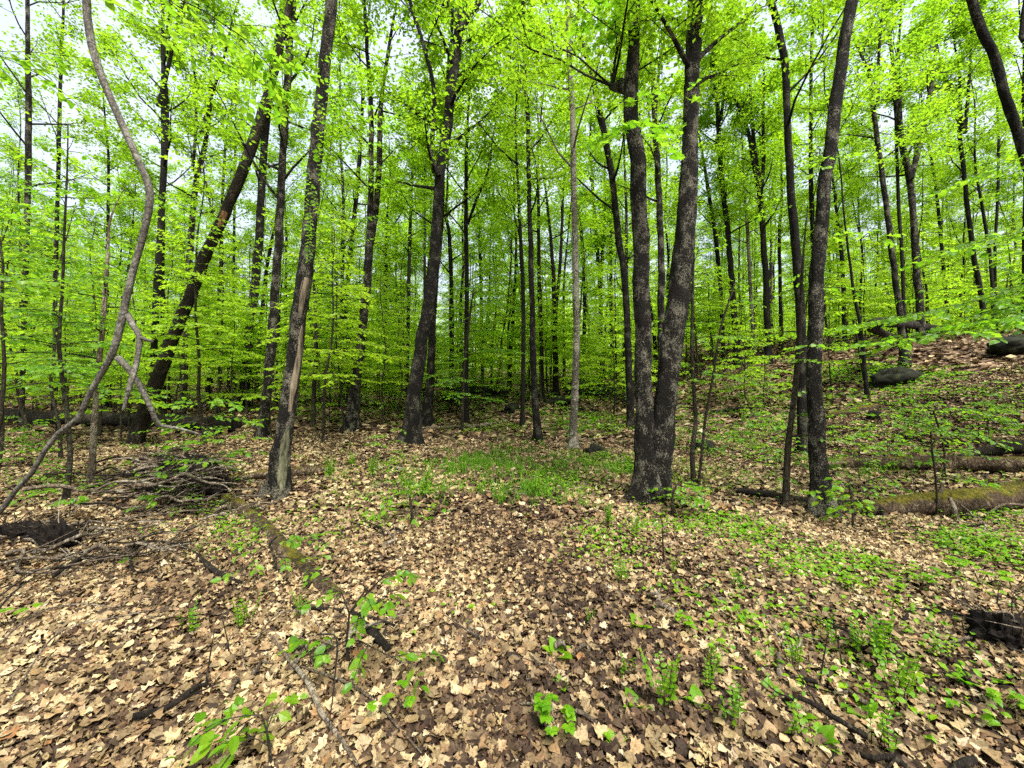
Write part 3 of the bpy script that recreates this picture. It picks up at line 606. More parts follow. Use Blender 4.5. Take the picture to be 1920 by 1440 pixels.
# ---- thinner trees further back, traced one by one: points, distance, forks, bark
BG = [
 ([(640, 745, 12), (645, 620, 12), (655, 480, 11), (668, 350, 10), (677, 200, 7)], 19, [], 0),
 ([(762, 735, 8), (765, 600, 8), (767, 480, 8), (771, 350, 6), (775, 250, 4)], 21, [], 0),
 ([(795, 700, 6), (794, 500, 6), (794, 300, 6), (802, 120, 5)], 20, [], 0),
 ([(722, 725, 7), (725, 500, 7), (728, 415, 6), (735, 340, 4)], 24, [[(727, 450, 4), (737, 425, 3), (757, 390, 2)]], 0),
 ([(846, 745, 10), (847, 600, 10), (845, 500, 9), (841, 430, 8), (835, 402, 7), (838, 370, 5)], 17, [], 0),
 ([(872, 775, 12), (875, 640, 10), (876, 520, 9), (875, 425, 9), (876, 300, 7), (880, 220, 5)], 14, [[(877, 420, 6), (893, 375, 5), (915, 320, 5), (923, 260, 3)]], 0),
 ([(955, 735, 8), (958, 650, 8), (964, 560, 7), (968, 460, 5)], 20, [], 0),
 ([(979, 782, 9), (981, 680, 9), (981, 560, 9), (976, 450, 8), (972, 360, 6)], 13.5, [], 0),
 ([(1016, 755, 10), (1015, 640, 9), (1011, 520, 8), (1010, 400, 7), (1009, 300, 5)], 16, [], 0),
 ([(1042, 742, 13), (1041, 640, 11), (1039, 540, 9), (1033, 450, 7), (1026, 380, 5)], 17, [[(1041, 590, 7), (1050, 500, 6), (1055, 400, 5), (1058, 330, 3)]], 0),
 ([(1092, 712, 10), (1097, 600, 8), (1097, 525, 7), (1092, 425, 6), (1085, 380, 4)], 25, [], 0),
 ([(1126, 712, 11), (1126, 600, 10), (1124, 525, 9), (1114, 400, 8), (1106, 280, 5)], 23, [[(1126, 540, 7), (1132, 425, 6), (1134, 320, 4)]], 0),
 ([(1147, 715, 8), (1146, 560, 7), (1145, 450, 6), (1144, 325, 5)], 25, [], 0),
 ([(1241, 760, 18), (1240, 600, 16), (1240, 460, 15), (1235, 340, 14), (1228, 200, 12), (1222, 90, 9), (1218, 0, 8)], 12, [[(1229, 210, 6), (1238, 110, 5), (1252, 20, 5)]], 1),
 ([(1357, 705, 8), (1352, 560, 9), (1343, 450, 9), (1328, 350, 8), (1317, 280, 5)], 21, [], 0),
 ([(1384, 695, 16), (1376, 560, 13), (1368, 440, 12), (1357, 330, 11), (1351, 215, 10)], 19, [[(1351, 225, 6), (1341, 170, 5), (1334, 60, 4)], [(1351, 225, 7), (1358, 170, 6), (1365, 40, 4)]], 0),
 ([(1414, 690, 8), (1409, 560, 8), (1404, 430, 8)], 22, [], 2),
 ([(1441, 705, 17), (1439, 600, 14), (1434, 480, 13), (1426, 365, 12)], 18, [[(1426, 370, 8), (1412, 300, 8), (1404, 240, 7), (1378, 170, 5)], [(1426, 370, 8), (1432, 300, 7), (1430, 220, 6), (1431, 140, 4)]], 0),
 ([(1530, 690, 10), (1525, 500, 10), (1520, 380, 10), (1518, 270, 8), (1518, 120, 7), (1521, 0, 5)], 18, [], 0),
 ([(1627, 712, 9), (1612, 620, 8), (1600, 560, 7), (1580, 430, 4)], 11.5, [], 0),
 ([(1697, 680, 20), (1690, 590, 14), (1680, 500, 13), (1668, 380, 12), (1655, 260, 11), (1646, 180, 10), (1640, 120, 7), (1614, 60, 5)], 13, [[(1646, 190, 6), (1648, 100, 5), (1652, 10, 4)]], 1),
 ([(1698, 640, 8), (1696, 480, 8), (1693, 380, 8), (1692, 280, 7), (1692, 180, 5)], 15, [], 0),
 ([(1727, 660, 18), (1724, 560, 17), (1716, 440, 15), (1708, 330, 14)], 15, [[(1708, 335, 9), (1692, 280, 8), (1690, 180, 7), (1692, 90, 5)], [(1708, 335, 10), (1722, 280, 9), (1738, 225, 8), (1752, 160, 7), (1762, 110, 5)]], 1),
 ([(1852, 640, 16), (1842, 560, 12), (1826, 450, 11), (1815, 330, 10), (1808, 240, 9)], 17, [[(1809, 250, 6), (1795, 200, 6), (1780, 150, 5)], [(1809, 250, 6), (1815, 180, 5), (1818, 100, 4)]], 0),
 ([(1864, 640, 8), (1858, 500, 8), (1845, 410, 7), (1828, 310, 5)], 18, [], 0),
 ([(1868, 620, 7), (1863, 480, 7), (1867, 330, 6), (1862, 190, 5)], 19, [], 0),
 ([(1919, 640, 12), (1919, 480, 12), (1918, 320, 10), (1912, 180, 8)], 15, [], 0),
 ([(40, 745, 11), (44, 500, 12), (46, 300, 14), (45, 200, 14), (42, 80, 10), (40, 0, 9)], 12, [], 2),
 ([(100, 735, 9), (97, 500, 9), (97, 300, 9), (96, 150, 8), (98, 0, 6)], 15, [], 0),
 ([(283, 755, 15), (286, 600, 15), (291, 450, 14), (296, 300, 14), (297, 190, 13), (290, 100, 10), (286, 0, 8)], 12.5, [[(297, 200, 8), (312, 140, 7), (328, 60, 5), (340, 0, 5)]], 0),
 ([(308, 745, 9), (312, 560, 9), (318, 400, 9), (323, 260, 8), (326, 150, 6), (340, 60, 5)], 15, [], 0),
 ([(343, 735, 14), (346, 560, 14), (352, 400, 13), (358, 330, 12), (371, 270, 11), (381, 190, 8), (381, 80, 5)], 14.5, [[(362, 310, 6), (368, 230, 5), (362, 130, 4)], [(376, 250, 6), (400, 170, 5), (425, 110, 4)]], 2),
 ([(200, 720, 7), (202, 500, 7), (205, 330, 6)], 18, [], 0),
 ([(437, 700, 6), (440, 500, 6), (443, 330, 5), (446, 210, 4)], 24, [], 0),
 ([(480, 750, 10), (486, 600, 9), (494, 500, 8)], 19, [], 0),
 ([(905, 720, 7), (902, 560, 7), (899, 440, 6)], 26, [], 0),
 ([(1297, 700, 7), (1300, 560, 6), (1298, 420, 6)], 20, [], 0),
 ([(1465, 690, 9), (1462, 560, 8), (1458, 440, 7)], 22, [], 0),
 ([(1585, 660, 10), (1580, 500, 9), (1573, 430, 7)], 20, [], 0),
 ([(1780, 640, 9), (1775, 500, 8), (1768, 350, 7)], 20, [], 0),
]
items = []
for k, (pts, Y, fk, mt) in enumerate(BG):
    pts = [(a, b, c * 1.18) for a, b, c in pts]
    T = traced('forest_tree', '', pts, Y=Y, forks=fk, mat=[M_bark2, M_barkl, M_pale if k == 16 else M_barkl][mt], sides=8, seed=40 + k, nl=16, length=2.4, leafn=int(46 + 12 * (Y > 15)), lsize=.115 if Y < 18 else .13, flare=.5, rough=.04,
               group='slender forest trees behind the near trunks')
    items.append((T[0], pts[len(pts) // 2][0]))

# ---- the rest of the wood: eight tree kinds grown once and copied
KINDS = []
for k in range(8):
    r = np.random.default_rng(500 + k); hgt = r.uniform(13, 19)
    KINDS.append((forest_tree(hgt, r.uniform(.065, .12), 600 + k, t0=r.uniform(.25, .4), nl=17, length=r.uniform(2.0, 2.8), leafn=54, lsize=.12, fork=k % 2 == 0)))
protos = [None] * 8; spots = []
taken = [(T[5][0], T[5][1]) for T in (T1, TL, T3, T4, T6, T7, T8, T9, T10, TW, T13, T18, T14)] + [(o.location.x, o.location.y) for o, _ in items]
def far_enough(x, y, lst, d): return all((x - a) ** 2 + (y - b) ** 2 > d * d for a, b in lst)
tries = 0
while len(spots) < 165 and tries < 20000:
    tries += 1
    y = math.sqrt(R.uniform(15 ** 2, 52 ** 2)); x = R.uniform(-1.42, 1.42) * y
    if y < 20 and abs(x) < 3 or x > 6 and y < 20: continue
    if far_enough(x, y, taken + spots, 1.7 if y < 30 else 2.2): spots.append((x, y))
for i, (x, y) in enumerate(spots):
    k = i % 8; z = float(H(x, y)); rz = R.uniform(0, 6.28); sc = R.uniform(.85, 1.2)
    if protos[k] is None:
        protos[k] = o = put('background_tree', (x, y, z), KINDS[k], [[M_bark2, M_bark2, M_barkl][k % 3], M_bark2, M_leaf], ['trunk', 'branches', 'foliage'], group='slender trees of the deep background')
        o['category'] = 'tree'; o.rotation_euler = (0, 0, rz); o.scale = (sc,) * 3
    else: o = copy_thing(protos[k], (x, y, z), rz, sc)
    items.append((o, pix((x, y, z + 4))[0]))
gap_labels([q for q in items], (('background tree', 0, 24), ('distant tree', 24, 999)))
for o, _ in items: o['category'] = 'tree'

# a few trees around and behind the camera close the canopy and shade the clearing as the wood does
for i, (x, y) in enumerate([(-9.5, 1.0), (10.5, -.5), (-13.5, 4), (13, 4.5)]):
    z = float(H(x, y)); o = copy_thing(protos[i % 8], (x, y, z), i * 1.3, 1.05)
    o['label'] = ['tall maple outside the view, nearest beyond the left edge', 'tall maple outside the view, nearest beyond the right edge', 'tall maple outside the view, farther back beyond the left edge', 'tall maple outside the view, farther back beyond the right edge'][i]; o['group'] = 'trees around the viewpoint'; o['category'] = 'tree'

# ---- understory: bright layered saplings
SAP = [sapling(h, 700 + i, leaf=.115 + .02 * (i % 2), reach=rc, dens=1.35, low=.3) for i, (h, rc) in enumerate([(3.2, .42), (4.2, .38), (5.2, .34), (6.2, .3), (7.0, .28), (2.2, .5), (4.8, .36), (3.6, .45)])]
sproto = [None] * 8; sspots = []; tries = 0
while len(sspots) < 300 and tries < 30000:
    tries += 1
    y = math.sqrt(R.uniform(9.5 ** 2, 40 ** 2)) if len(sspots) > 70 else R.uniform(9.5, 19); x = R.uniform(-1.42, 1.42) * y
    if y < 14.5 and -4 < x < 6.5: continue             # the clearing
    if x > 5 and y < 17: continue  # open slope
    if far_enough(x, y, sspots, 1.0 if y > 14 else 1.3): sspots.append((x, y))
sitems = []
LOWP = [(705, 770), (740, 764), (822, 776), (905, 766), (940, 758), (1150, 778), (1195, 770), (1342, 758), (1400, 752), (1432, 768), (540, 768), (622, 764), (300, 752), (1260, 750), (1085, 750), (1560, 735), (660, 745), (860, 745)]
nlow = len(LOWP); sspots = [tuple(hit(a, b)[:2]) for a, b in LOWP] + sspots
for i, (x, y) in enumerate(sspots):
    k = (0, 5, 7)[i % 3] if i < nlow else i % 8; z = float(H(x, y)); rz = R.uniform(0, 6.28); sc = R.uniform(.85, 1.2) if y < 16 else R.uniform(1.0, 1.45)
    if sproto[k] is None:
        sproto[k] = o = put('beech_sapling', (x, y, z), SAP[k], [M_twig, M_twig, M_under], ['stem', 'branches', 'foliage'], group='bright green saplings under the tall trees')
        o['category'] = 'sapling'; o.rotation_euler = (0, 0, rz); o.scale = (sc,) * 3
    else: o = copy_thing(sproto[k], (x, y, z), rz, sc)
    sitems.append((o, pix((x, y, z + 2))[0]))
gap_labels(sitems, (('green sapling', 0, 16), ('farther sapling', 16, 25), ('distant sapling', 25, 999)))

# ---- the far wood that reads as one mass
fw = MB(); fl = MB(); r = np.random.default_rng(77)
for i in range(330):
    y = math.sqrt(r.uniform(50 ** 2, 105 ** 2)); x = r.uniform(-1.5, 1.5) * y; z = float(H(x, y)); h = r.uniform(11, 17)
    tube(fw, np.array([[x, y, z - .3], [x + r.normal(0, .3), y, z + h * .5], [x + r.normal(0, .5), y, z + h]]), [.16, .11, .03], 5, cap=False)
    n = 650; zz = r.uniform(.22, 1.02, n); rad = 2.6 * np.sqrt(r.uniform(0, 1, n)) * np.clip(1.15 - np.abs(zz - .6), .3, 1)
    a = r.uniform(0, 6.28, n); b = np.stack([x + rad * np.cos(a), y + rad * np.sin(a), z + zz * h], 1)
    flat_leaves(fl, LO, b, .36 * r.uniform(.6, 1.3, n), r, tilt=.6)
    n = 900; b = np.stack([x + r.normal(0, 2.4, n), y + r.normal(0, 2.4, n), z + r.uniform(.3, 9, n)], 1)
    flat_leaves(fl, LO, b, .30 * r.uniform(.6, 1.3, n), r, tilt=.5)
und = MB()
for i in range(1100):
    y = math.sqrt(r.uniform(17 ** 2, 50 ** 2)); x = r.uniform(-1.45, 1.45) * y
    if x > 5 and y < 21: continue
    z = float(H(x, y)); hh = r.uniform(.5, 2.8); n = 70
    lay = np.round(r.uniform(0, 1, n) * 5) / 5
    b = np.stack([x + r.normal(0, .75, n) * (1.1 - .6 * lay), y + r.normal(0, .75, n) * (1.1 - .6 * lay), z + .25 + hh * lay + r.normal(0, .06, n)], 1)
    flat_leaves(und, LO, b, .15 * r.uniform(.6, 1.3, n) * (1 + (y - 17) / 60), r, tilt=.5)
tag(und.obj('undergrowth', M_under), 'low bright leafy undergrowth massed between the far tree feet', None, kind='stuff')
t = thing('far_woods', (0, 0, 0), 'hazy mass of far trees closing the view behind the wood'); t['kind'] = 'stuff'
fw.obj('trunks', M_bark2, t, smooth=True); fl.obj('foliage', M_under, t)
# ------------------------------------------------------------------ fallen logs, lying where they meet the ground
def log(name, label, pts, mat, lift=.62, sides=16, rough=.07, seed=0, lumps=.15, cat='log', group=None, ends=True, flat=1.0):
    g_ = [hit(a, b + c * .45) for a, b, c in pts]
    pr = [c * q[1] / F / 2 for q, (a, b, c) in zip(g_, pts)]
    W = np.array([[q[0], q[1] + r_ * .5, q[2] + r_ * lift] for q, r_ in zip(g_, pr)])
    W[:, 2] += np.clip(.045 - .006 * W[:, 1], 0, .035)
    W[:, 2] = np.maximum(W[:, 2], H(W[:, 0], W[:, 1]) + np.array(pr) * lift * .5)
    loc = W[len(W) // 2].copy(); loc[2] = H(loc[0], loc[1])
    f, gr = smooth_line(W - loc, pr, .08)
    zt = np.maximum(f[:, 2], H(f[:, 0] + loc[0], f[:, 1] + loc[1]) - loc[2] + gr * lift * .85)      # never sinks under a bump of the floor
    kk = min(15, len(f) // 3 * 2 + 1); f[:, 2] = np.convolve(np.pad(zt, kk // 2, mode='edge'), np.ones(kk) / kk, 'valid')[:len(f)]
    m = MB(); tube(m, f, gr, sides, rough=rough, seed=seed, lumps=lumps)
    t = thing(name, loc, label, cat, group)
    o = m.obj('log_body', mat, t, smooth=True)
    KIDS[t.name] = [o]
    return t, f, gr, loc
L1 = log('fallen_log', 'long dark fallen log lying behind the foot of the leaning dead trunk', [(-60, 780, 24), (60, 784, 25), (180, 788, 26), (300, 792, 26), (380, 795, 26), (437, 798, 25)], M_dead, lift=1.0, seed=1)
L2 = log('fallen_log', 'short red-brown rotten log just right of the scarred tree', [(420, 897, 14), (480, 893, 17), (545, 888, 20), (612, 880, 19)], M_log, seed=2)
L3 = log('fallen_log', 'half-buried mossy log running toward the viewer from the brush pile', [(415, 925, 26), (455, 950, 30), (500, 990, 32), (540, 1035, 33), (590, 1085, 32), (640, 1120, 22)], M_log, seed=3, lift=-.3)
L4 = log('fallen_log', 'brown log with torn bark lying on the slope behind the mossy one', [(1545, 872, 16), (1640, 870, 24), (1740, 871, 27), (1840, 873, 28), (1930, 874, 30), (2080, 874, 30)], M_log, seed=4, rough=.09, lift=.95)
L5 = log('fallen_log', 'dark broken log resting above the torn brown log', [(1795, 862, 8), (1830, 853, 16), (1880, 845, 22), (1930, 838, 24), (2040, 826, 24)], M_dead, seed=5, lift=1.0)
L6 = log('fallen_log', 'thick log with bright yellow-green moss along its top', [(1560, 962, 14), (1640, 955, 26), (1700, 950, 36), (1780, 948, 44), (1860, 940, 48), (1930, 934, 50), (2080, 920, 50)], M_moss, seed=6, rough=.06, lift=.8)
L7 = log('fallen_log', 'black rotting log passing behind the foot of the knobbly tree', [(1385, 922, 10), (1450, 930, 15), (1530, 940, 17), (1600, 950, 19), (1660, 962, 18)], M_dead, seed=7)
L8 = log('fallen_log', 'small dark mossy log just right of the knobbly tree on the slope', [(1555, 780, 12), (1600, 771, 14), (1645, 761, 13)], M_moss, seed=8)
L9 = log('fallen_log', 'thin fallen trunk lying across the green bank behind the twin trunks', [(1322, 738, 6), (1370, 725, 8), (1412, 714, 7)], M_log, seed=9)
L10 = log('fallen_log', 'long thin dark log along the crest of the slope', [(1560, 655, 7), (1680, 640, 8), (1790, 622, 9), (1860, 608, 8)], M_dead, seed=10)
L11 = log('fallen_log', 'dark stick-thin log on the litter behind the slanting tree foot', [(1312, 775, 6), (1350, 770, 8), (1412, 762, 5)], M_dead, seed=11)
L12 = log('fallen_branch', 'fallen bent branch on the open floor beyond the grass', [(790, 802, 4), (850, 800, 6), (905, 797, 7), (950, 788, 4)], M_stick, seed=12, cat='branch')
L13 = log('fallen_branch', 'single pale stick left of the leafy mound in mid clearing', [(694, 881, 4), (722, 876, 6), (745, 878, 5), (782, 888, 3)], M_stick, seed=13, cat='branch', lift=1)
L14 = log('fallen_branch', 'crooked fallen branch pointing to the viewer among the leaves', [(500, 1195, 4), (540, 1245, 7), (578, 1300, 9), (600, 1350, 8), (640, 1400, 8), (668, 1450, 7)], M_stick, seed=14, cat='branch', lift=1)
L15 = log('fallen_branch', 'thin fork of dead branch lying beside the crooked one', [(562, 1262, 3), (640, 1290, 5), (700, 1325, 4), (745, 1375, 4), (790, 1430, 2)], M_stick, seed=15, cat='branch', lift=1)
L16 = log('fallen_branch', 'black broken stick lying under the leafy seedling', [(548, 1150, 5), (610, 1150, 7), (680, 1162, 7), (740, 1185, 4)], M_dead, seed=16, cat='branch', lift=1.3)
L17 = log('rotten_stub', 'short rotten stub half hidden under the leafy seedling', [(672, 1170, 11), (700, 1195, 17), (728, 1228, 13)], M_dead, seed=17, cat='log', lift=.3)
L18 = log('fallen_branch', 'dark root-like branch between brush pile and near leaves', [(335, 1022, 7), (378, 1055, 9), (415, 1085, 9), (452, 1098, 6)], M_dead, seed=18, cat='branch', lift=.5)
L19 = log('fallen_branch', 'pale peeled branch lying toward the dark root hollow', [(1762, 1222, 4), (1830, 1205, 6), (1880, 1190, 8), (1915, 1172, 6)], M_stick, seed=19, cat='branch', lift=1.6)
L20 = log('fallen_branch', 'thin dark stick leading to the root hollow from the ferns', [(1695, 1172, 6), (1720, 1152, 5), (1780, 1160, 6), (1848, 1175, 5)], M_dead, seed=20, cat='branch', lift=1.2)
L21 = log('fallen_branch', 'low dark branch lying left of the knobbly tree on the litter', [(1425, 868, 9), (1450, 863, 6), (1490, 872, 7), (1520, 874, 4)], M_dead, seed=21, cat='branch')
# broken limbs standing up from the mossy log
for k, ln in enumerate([[(1762, 965, 6), (1760, 940, 7), (1768, 905, 5)], [(1795, 975, 8), (1786, 945, 8), (1780, 932, 6)], [(1832, 975, 4), (1812, 955, 4), (1790, 938, 3)], [(1850, 965, 4), (1882, 946, 5), (1930, 948, 4)]]):
    t, f, gr, loc = L6; Y = hit(ln[0][0], ln[0][1] + 4)[1]
    pp, rr_ = smooth_line([P(a, b, Y + .02 * i) - loc for i, (a, b, c) in enumerate(ln)], [c * Y / F / 2 for a, b, c in ln], .06)
    m = MB(); tube(m, pp, rr_, 6, rough=.06, seed=k); m.obj('broken_limb', M_stick, t, smooth=True)

# ------------------------------------------------------------------ rocks, soil mounds
def lump(name, label, px, py, wx, wz, mat, seed, cat='rock', depth=1.0, sink=.25, ax=0.0, part='stone'):
    b = hit(px, py); wx = wx * b[1] / F / 2; hz = wz * b[1] / F * .75; r = np.random.default_rng(seed)
    nu, nv = (64, 34) if mat is M_soil else (28, 16); u = np.linspace(0, 2 * np.pi, nu, endpoint=False); v = np.linspace(.02, math.pi - .02, nv)
    Uu, Vv = np.meshgrid(u, v); x = np.cos(Uu) * np.sin(Vv); y = np.sin(Uu) * np.sin(Vv); z = np.cos(Vv); k = np.ones_like(x)
    for q in range(14):
        w_ = r.normal(0, 2.2 + q * .5, 3); k += .30 / (2.2 + q * .5) * np.sin(x * w_[0] + y * w_[1] + z * w_[2] + r.uniform(0, 6))
    k += r.normal(0, .10 if mat is M_soil else .045, k.shape) + (.16 * np.sin(x * 11 + 3 * z) * np.sin(y * 12 + 2) if mat is M_soil else 0) + .05 * np.sin(x * 17 + y * 9) * np.sin(z * 15 + y * 13)
    V = np.stack([x * k * wx, y * k * wx * depth, z * k * hz + hz * (1 - sink) * .5 + ax * x * wx], -1)
    i = np.arange(nv - 1)[:, None] * nu; j = np.arange(nu)[None]; j2 = (j + 1) % nu
    m = MB().add(V.reshape(-1, 3), np.stack([i + j, i + nu + j, i + nu + j2, i + j2], -1).reshape(-1, 4))
    o = m.obj(name, mat, None, (0, 0, 0), smooth=True); o.location = b + np.array([0, wx * depth * .5, 0]); tag(o, label, cat)
    if mat is M_soil:
        for q in range(26):
            a = r.uniform(0, 6.28); e = r.uniform(.1, 1.2); d = np.array([math.cos(a) * math.cos(e), math.sin(a) * math.cos(e) * depth, math.sin(e)]); sz = np.array([wx, wx, hz])
            p0 = d * sz * .7; pts = [p0]; dd = d.copy()
            for _ in range(6): dd = unit(dd + r.normal(0, .45, 3) + np.array([0, 0, -.12])); pts.append(pts[-1] + dd * r.uniform(.03, .09))
            f_, g_ = smooth_line(np.array(pts), np.linspace(r.uniform(.004, .012), .0015, 7), .03); rm = MB(); tube(rm, f_, g_, 5, rough=.1, seed=q, cap=False)
            rm.obj('root', M_stick if q % 3 == 0 else M_dead, o, smooth=True)
    return o
lump('boulder', 'long dark mossy boulder on the slope right of the knobbly tree', 1692, 718, 80, 26, M_rock, 1, depth=.6, ax=.12)
lump('boulder', 'black overhanging boulder high on the slope at the view edge', 1915, 655, 80, 26, M_rock, 2, depth=.7, ax=.15)
lump('boulder', 'dark rock ledge on the bank behind the pale trunk', 1102, 742, 96, 22, M_rock, 3, depth=.6)
lump('boulder', 'low dark rock just left of the pale trunk on the bank', 1052, 758, 46, 16, M_rock, 4, depth=.7)
lump('boulder', 'dark boulder under green sprays beyond the curving tree', 872, 748, 100, 26, M_rock, 5, depth=.6)
lump('boulder', 'small round dark stone on the litter beyond the grass', 957, 772, 26, 14, M_rock, 6)
lump('boulder', 'little flat stone by the thin stems right of the twin trunks', 1326, 842, 36, 13, M_rock, 7)
lump('boulder', 'mossy stone sunk in the litter right of the pale trunk', 1118, 850, 34, 12, M_rock, 8)
lump('boulder', 'dark hump of stone left of the mid slope saplings', 930, 742, 40, 14, M_rock, 9)
lump('boulder', 'small black stone beside the small mossy log', 1645, 786, 22, 14, M_rock, 10)
lump('root_mound', 'black hollow of upturned roots and soil at the view edge near the ferns', 1912, 1222, 90, 52, M_soil, 11, 'root mound', .8, .5)
lump('root_mound', 'black root clump left of the brush pile', 92, 1030, 62, 42, M_soil, 12, 'root mound', .7, .3)
lump('root_mound', 'dark rotten stump buried in the brush pile', 345, 925, 120, 62, M_soil, 13, 'root mound', .6, .3)
lump('root_mound', 'low dark soil hump at the left edge by the black root clump', 20, 1010, 70, 22, M_soil, 14, 'root mound', .6, .5)

# ------------------------------------------------------------------ brush pile: every stick its own thing
r = np.random.default_rng(31)
sticks = []
for k in range(6):
    n = 7; z = np.linspace(0, 1, n); L = 1.0
    pts = np.column_stack([z * L - .5, r.normal(0, .03, n), r.normal(0, .02, n)]); pts[:, 1] += .10 * r.normal() * np.sin(z * 3.1)
    m = MB(); p_, q_ = smooth_line(pts, np.linspace(.013, .004, n), .05); tube(m, p_, q_, 6, rough=.08, seed=k)
    for s in range(2 + k % 3):
        i = r.integers(4, len(p_) - 4); a = p_[i]; d = np.array([.6, r.choice([-1, 1]) * r.uniform(.3, .9), r.uniform(-.1, .5)]) * r.uniform(.15, .35)
        tube(m, np.array([a, a + d * .5 + r.normal(0, .01, 3), a + d]), [.006, .004, .002], 4, cap=False)
    sticks.append(m.mesh('stick', [M_stick, M_dead, M_stick][k % 3], smooth=True))
def stick(px, py, ang, sc, lift, tilt, k, label, group):
    b = hit(px, py); o = bpy.data.objects.new('stick', sticks[k % 6]); C.objects.link(o)
    o.location = b + np.array([0, 0, lift]); o.rotation_euler = (r.uniform(-.3, .3), tilt, ang); th = r.uniform(.5, 1.9); o.scale = (sc, th, th)
    STK.append((px, o)); return tag(o, label, 'stick', group)
STK = []
def name_sticks(text):
    for n, (px, o) in enumerate(sorted(STK, key=lambda q: q[0])): o['label'] = f'{ORD[n]} from the left of the {text}'
    STK.clear()
for k in range(70):
    a = r.normal(0, 1, 2)
    px, py = 340 + a[0] * 60, 930 + a[1] * 26 + abs(a[0]) * 8
    ang = r.choice([r.normal(.55, .3), r.normal(-.35, .35), r.normal(.1, .25)])
    stick(px, py, ang, r.uniform(.5, 1.7), max(.03, r.normal(.26, .15) - .1 * abs(a[0])), r.normal(0, .12), k, 'dead grey-brown stick tangled in the brush pile beside the scarred tree', 'sticks of the brush pile')
name_sticks('dead sticks tangled in the brush pile')
for k in range(24):
    px, py = r.uniform(60, 330), r.uniform(985, 1075)
    stick(px, py, r.normal(.25, .5), r.uniform(.5, 1.3), r.uniform(.02, .15), r.normal(0, .1), k, 'thin dead stick strewn between the black root clump and the brush pile', 'sticks around the root clump')
name_sticks('thin sticks strewn around the black root clump')
for k in range(42):
    px, py = r.uniform(380, 1900), 800 + 620 * r.uniform(0, 1) ** 1.6
    stick(px, py, r.uniform(0, 3.1), r.uniform(.25, .7), .025, 0, k, 'short dead twig lying loose on the open leaf litter', 'twigs scattered on the litter')
name_sticks('short dead twigs loose on the open litter')
# long thin arching dead twigs at the lower left
for k, ln in enumerate([[(-60, 1235), (30, 1150), (110, 1105), (230, 1085)], [(-40, 1265), (60, 1205), (160, 1180), (290, 1172)], [(-60, 1180), (60, 1115), (160, 1068), (260, 1040)], [(20, 1330), (110, 1240), (230, 1205), (330, 1150)],
                        [(600, 1205), (630, 1250), (628, 1330), (615, 1400)], [(480, 1215), (520, 1200), (580, 1200), (610, 1215)]]):
    W = [hit(a, b) + np.array([0, 0, .05 + .13 * math.sin(math.pi * i / 3)]) for i, (a, b) in enumerate(ln)]; loc = W[0].copy()
    f, gr = smooth_line(np.array(W) - loc, [.006, .005, .004, .002], .05); m = MB(); tube(m, f, gr, 6, rough=.08, seed=k)
    for s in range(3):
        i = int(len(f) * (.3 + .2 * s)); d = np.array([.12 * (1 if s % 2 else -.4), .16, .06]); tube(m, np.array([f[i], f[i] + d * .5, f[i] + d]), [.003, .002, .001], 4, cap=False)
    o = m.obj('dead_twig', M_stick if k % 2 else M_dead, None, smooth=True); o.location = loc
    tag(o, ['topmost but one', 'third', 'topmost', 'lowest', '', ''][k] + ' of the long thin twigs arching in from the lower left' if k < 4 else ['bent wiry twig standing in the crook of the crooked branch', 'short wiry twig across the top end of the crooked branch'][k - 4], 'twig')

# ------------------------------------------------------------------ thin traced saplings with their sprays
def traced_sapling(label, pts, Y=None, sprays=(), leaf=.07, seed=0, tmpl=HI, mat=None, auto=0, reach=.8, name='beech_sapling', a0=.25, ext=0):
    r = np.random.default_rng(3000 + seed); b = hit(*pts[0][:2]) if Y is None else None
    Y = b[1] if Y is None else Y; x0 = (pts[0][0] - 960) / F * Y; loc = np.array([x0, Y, float(H(x0, Y))])
    wp = np.array([P(a, c, Y) - loc for a, c, _ in pts]); wp[0] = (0, 0, -.05); wr = [c * Y / F / 2 for *_, c in pts]
    if ext:
        d = unit(wp[-1] - wp[-2]); wp = np.vstack([wp, wp[-1] + d * ext * .5, wp[-1] + d * ext + np.array([.1, .1, 0])]); wr += [wr[-1] * .6, wr[-1] * .2]
    p, q = smooth_line(wp, wr, .12); tm, bm, lm = MB(), MB(), MB(); tube(tm, p, q, 8, rough=.06, seed=seed, flare=.3, flare_h=.05)
    for k in range(auto):
        i = int(len(p) * (a0 + (1 - a0) * (k + r.uniform(0, .9)) / auto)); i = min(i, len(p) - 1)
        spray(bm, lm, p[i], r.uniform(0, 6.28), reach * r.uniform(.5, 1.2), r, leaf, tmpl, .1, 1.1, max(.003, q[i] * .4), .35)
    for ln in sprays:                              # (px, py, nearer by) points of a branch
        pts_ = np.array([P(a, c, Y - dd) - loc for a, c, dd in ln]); m = len(pts_)
        t_ = np.linspace(0, m - 1, 7); pts6 = np.column_stack([np.interp(t_, range(m), pts_[:, k]) for k in range(3)])
        i = int(np.argmin(np.linalg.norm(p - pts6[0], axis=1))); pts6[0] = p[i]
        spray(bm, lm, None, 0, float(np.linalg.norm(np.diff(pts6, axis=0), axis=1).sum()), r, leaf, tmpl, .12, 1.2, .006, pts=pts6)
    return put(name, loc, [tm, bm, lm], [mat or M_twig, M_twig, M_leafn], ['stem', 'branches', 'foliage'], label=label, cat='sapling')
traced_sapling('thin dark upright stem growing right of the twin trunks', [(1302, 908, 10), (1298, 850, 9), (1304, 790, 8), (1300, 720, 7), (1297, 640, 6), (1299, 540, 5), (1302, 430, 4)], auto=9, reach=.9, seed=1, a0=.35,
               sprays=[[(1298, 690, 0), (1290, 680, .1), (1275, 690, .2)], [(1298, 650, 0), (1318, 640, 0), (1340, 660, 0)]])
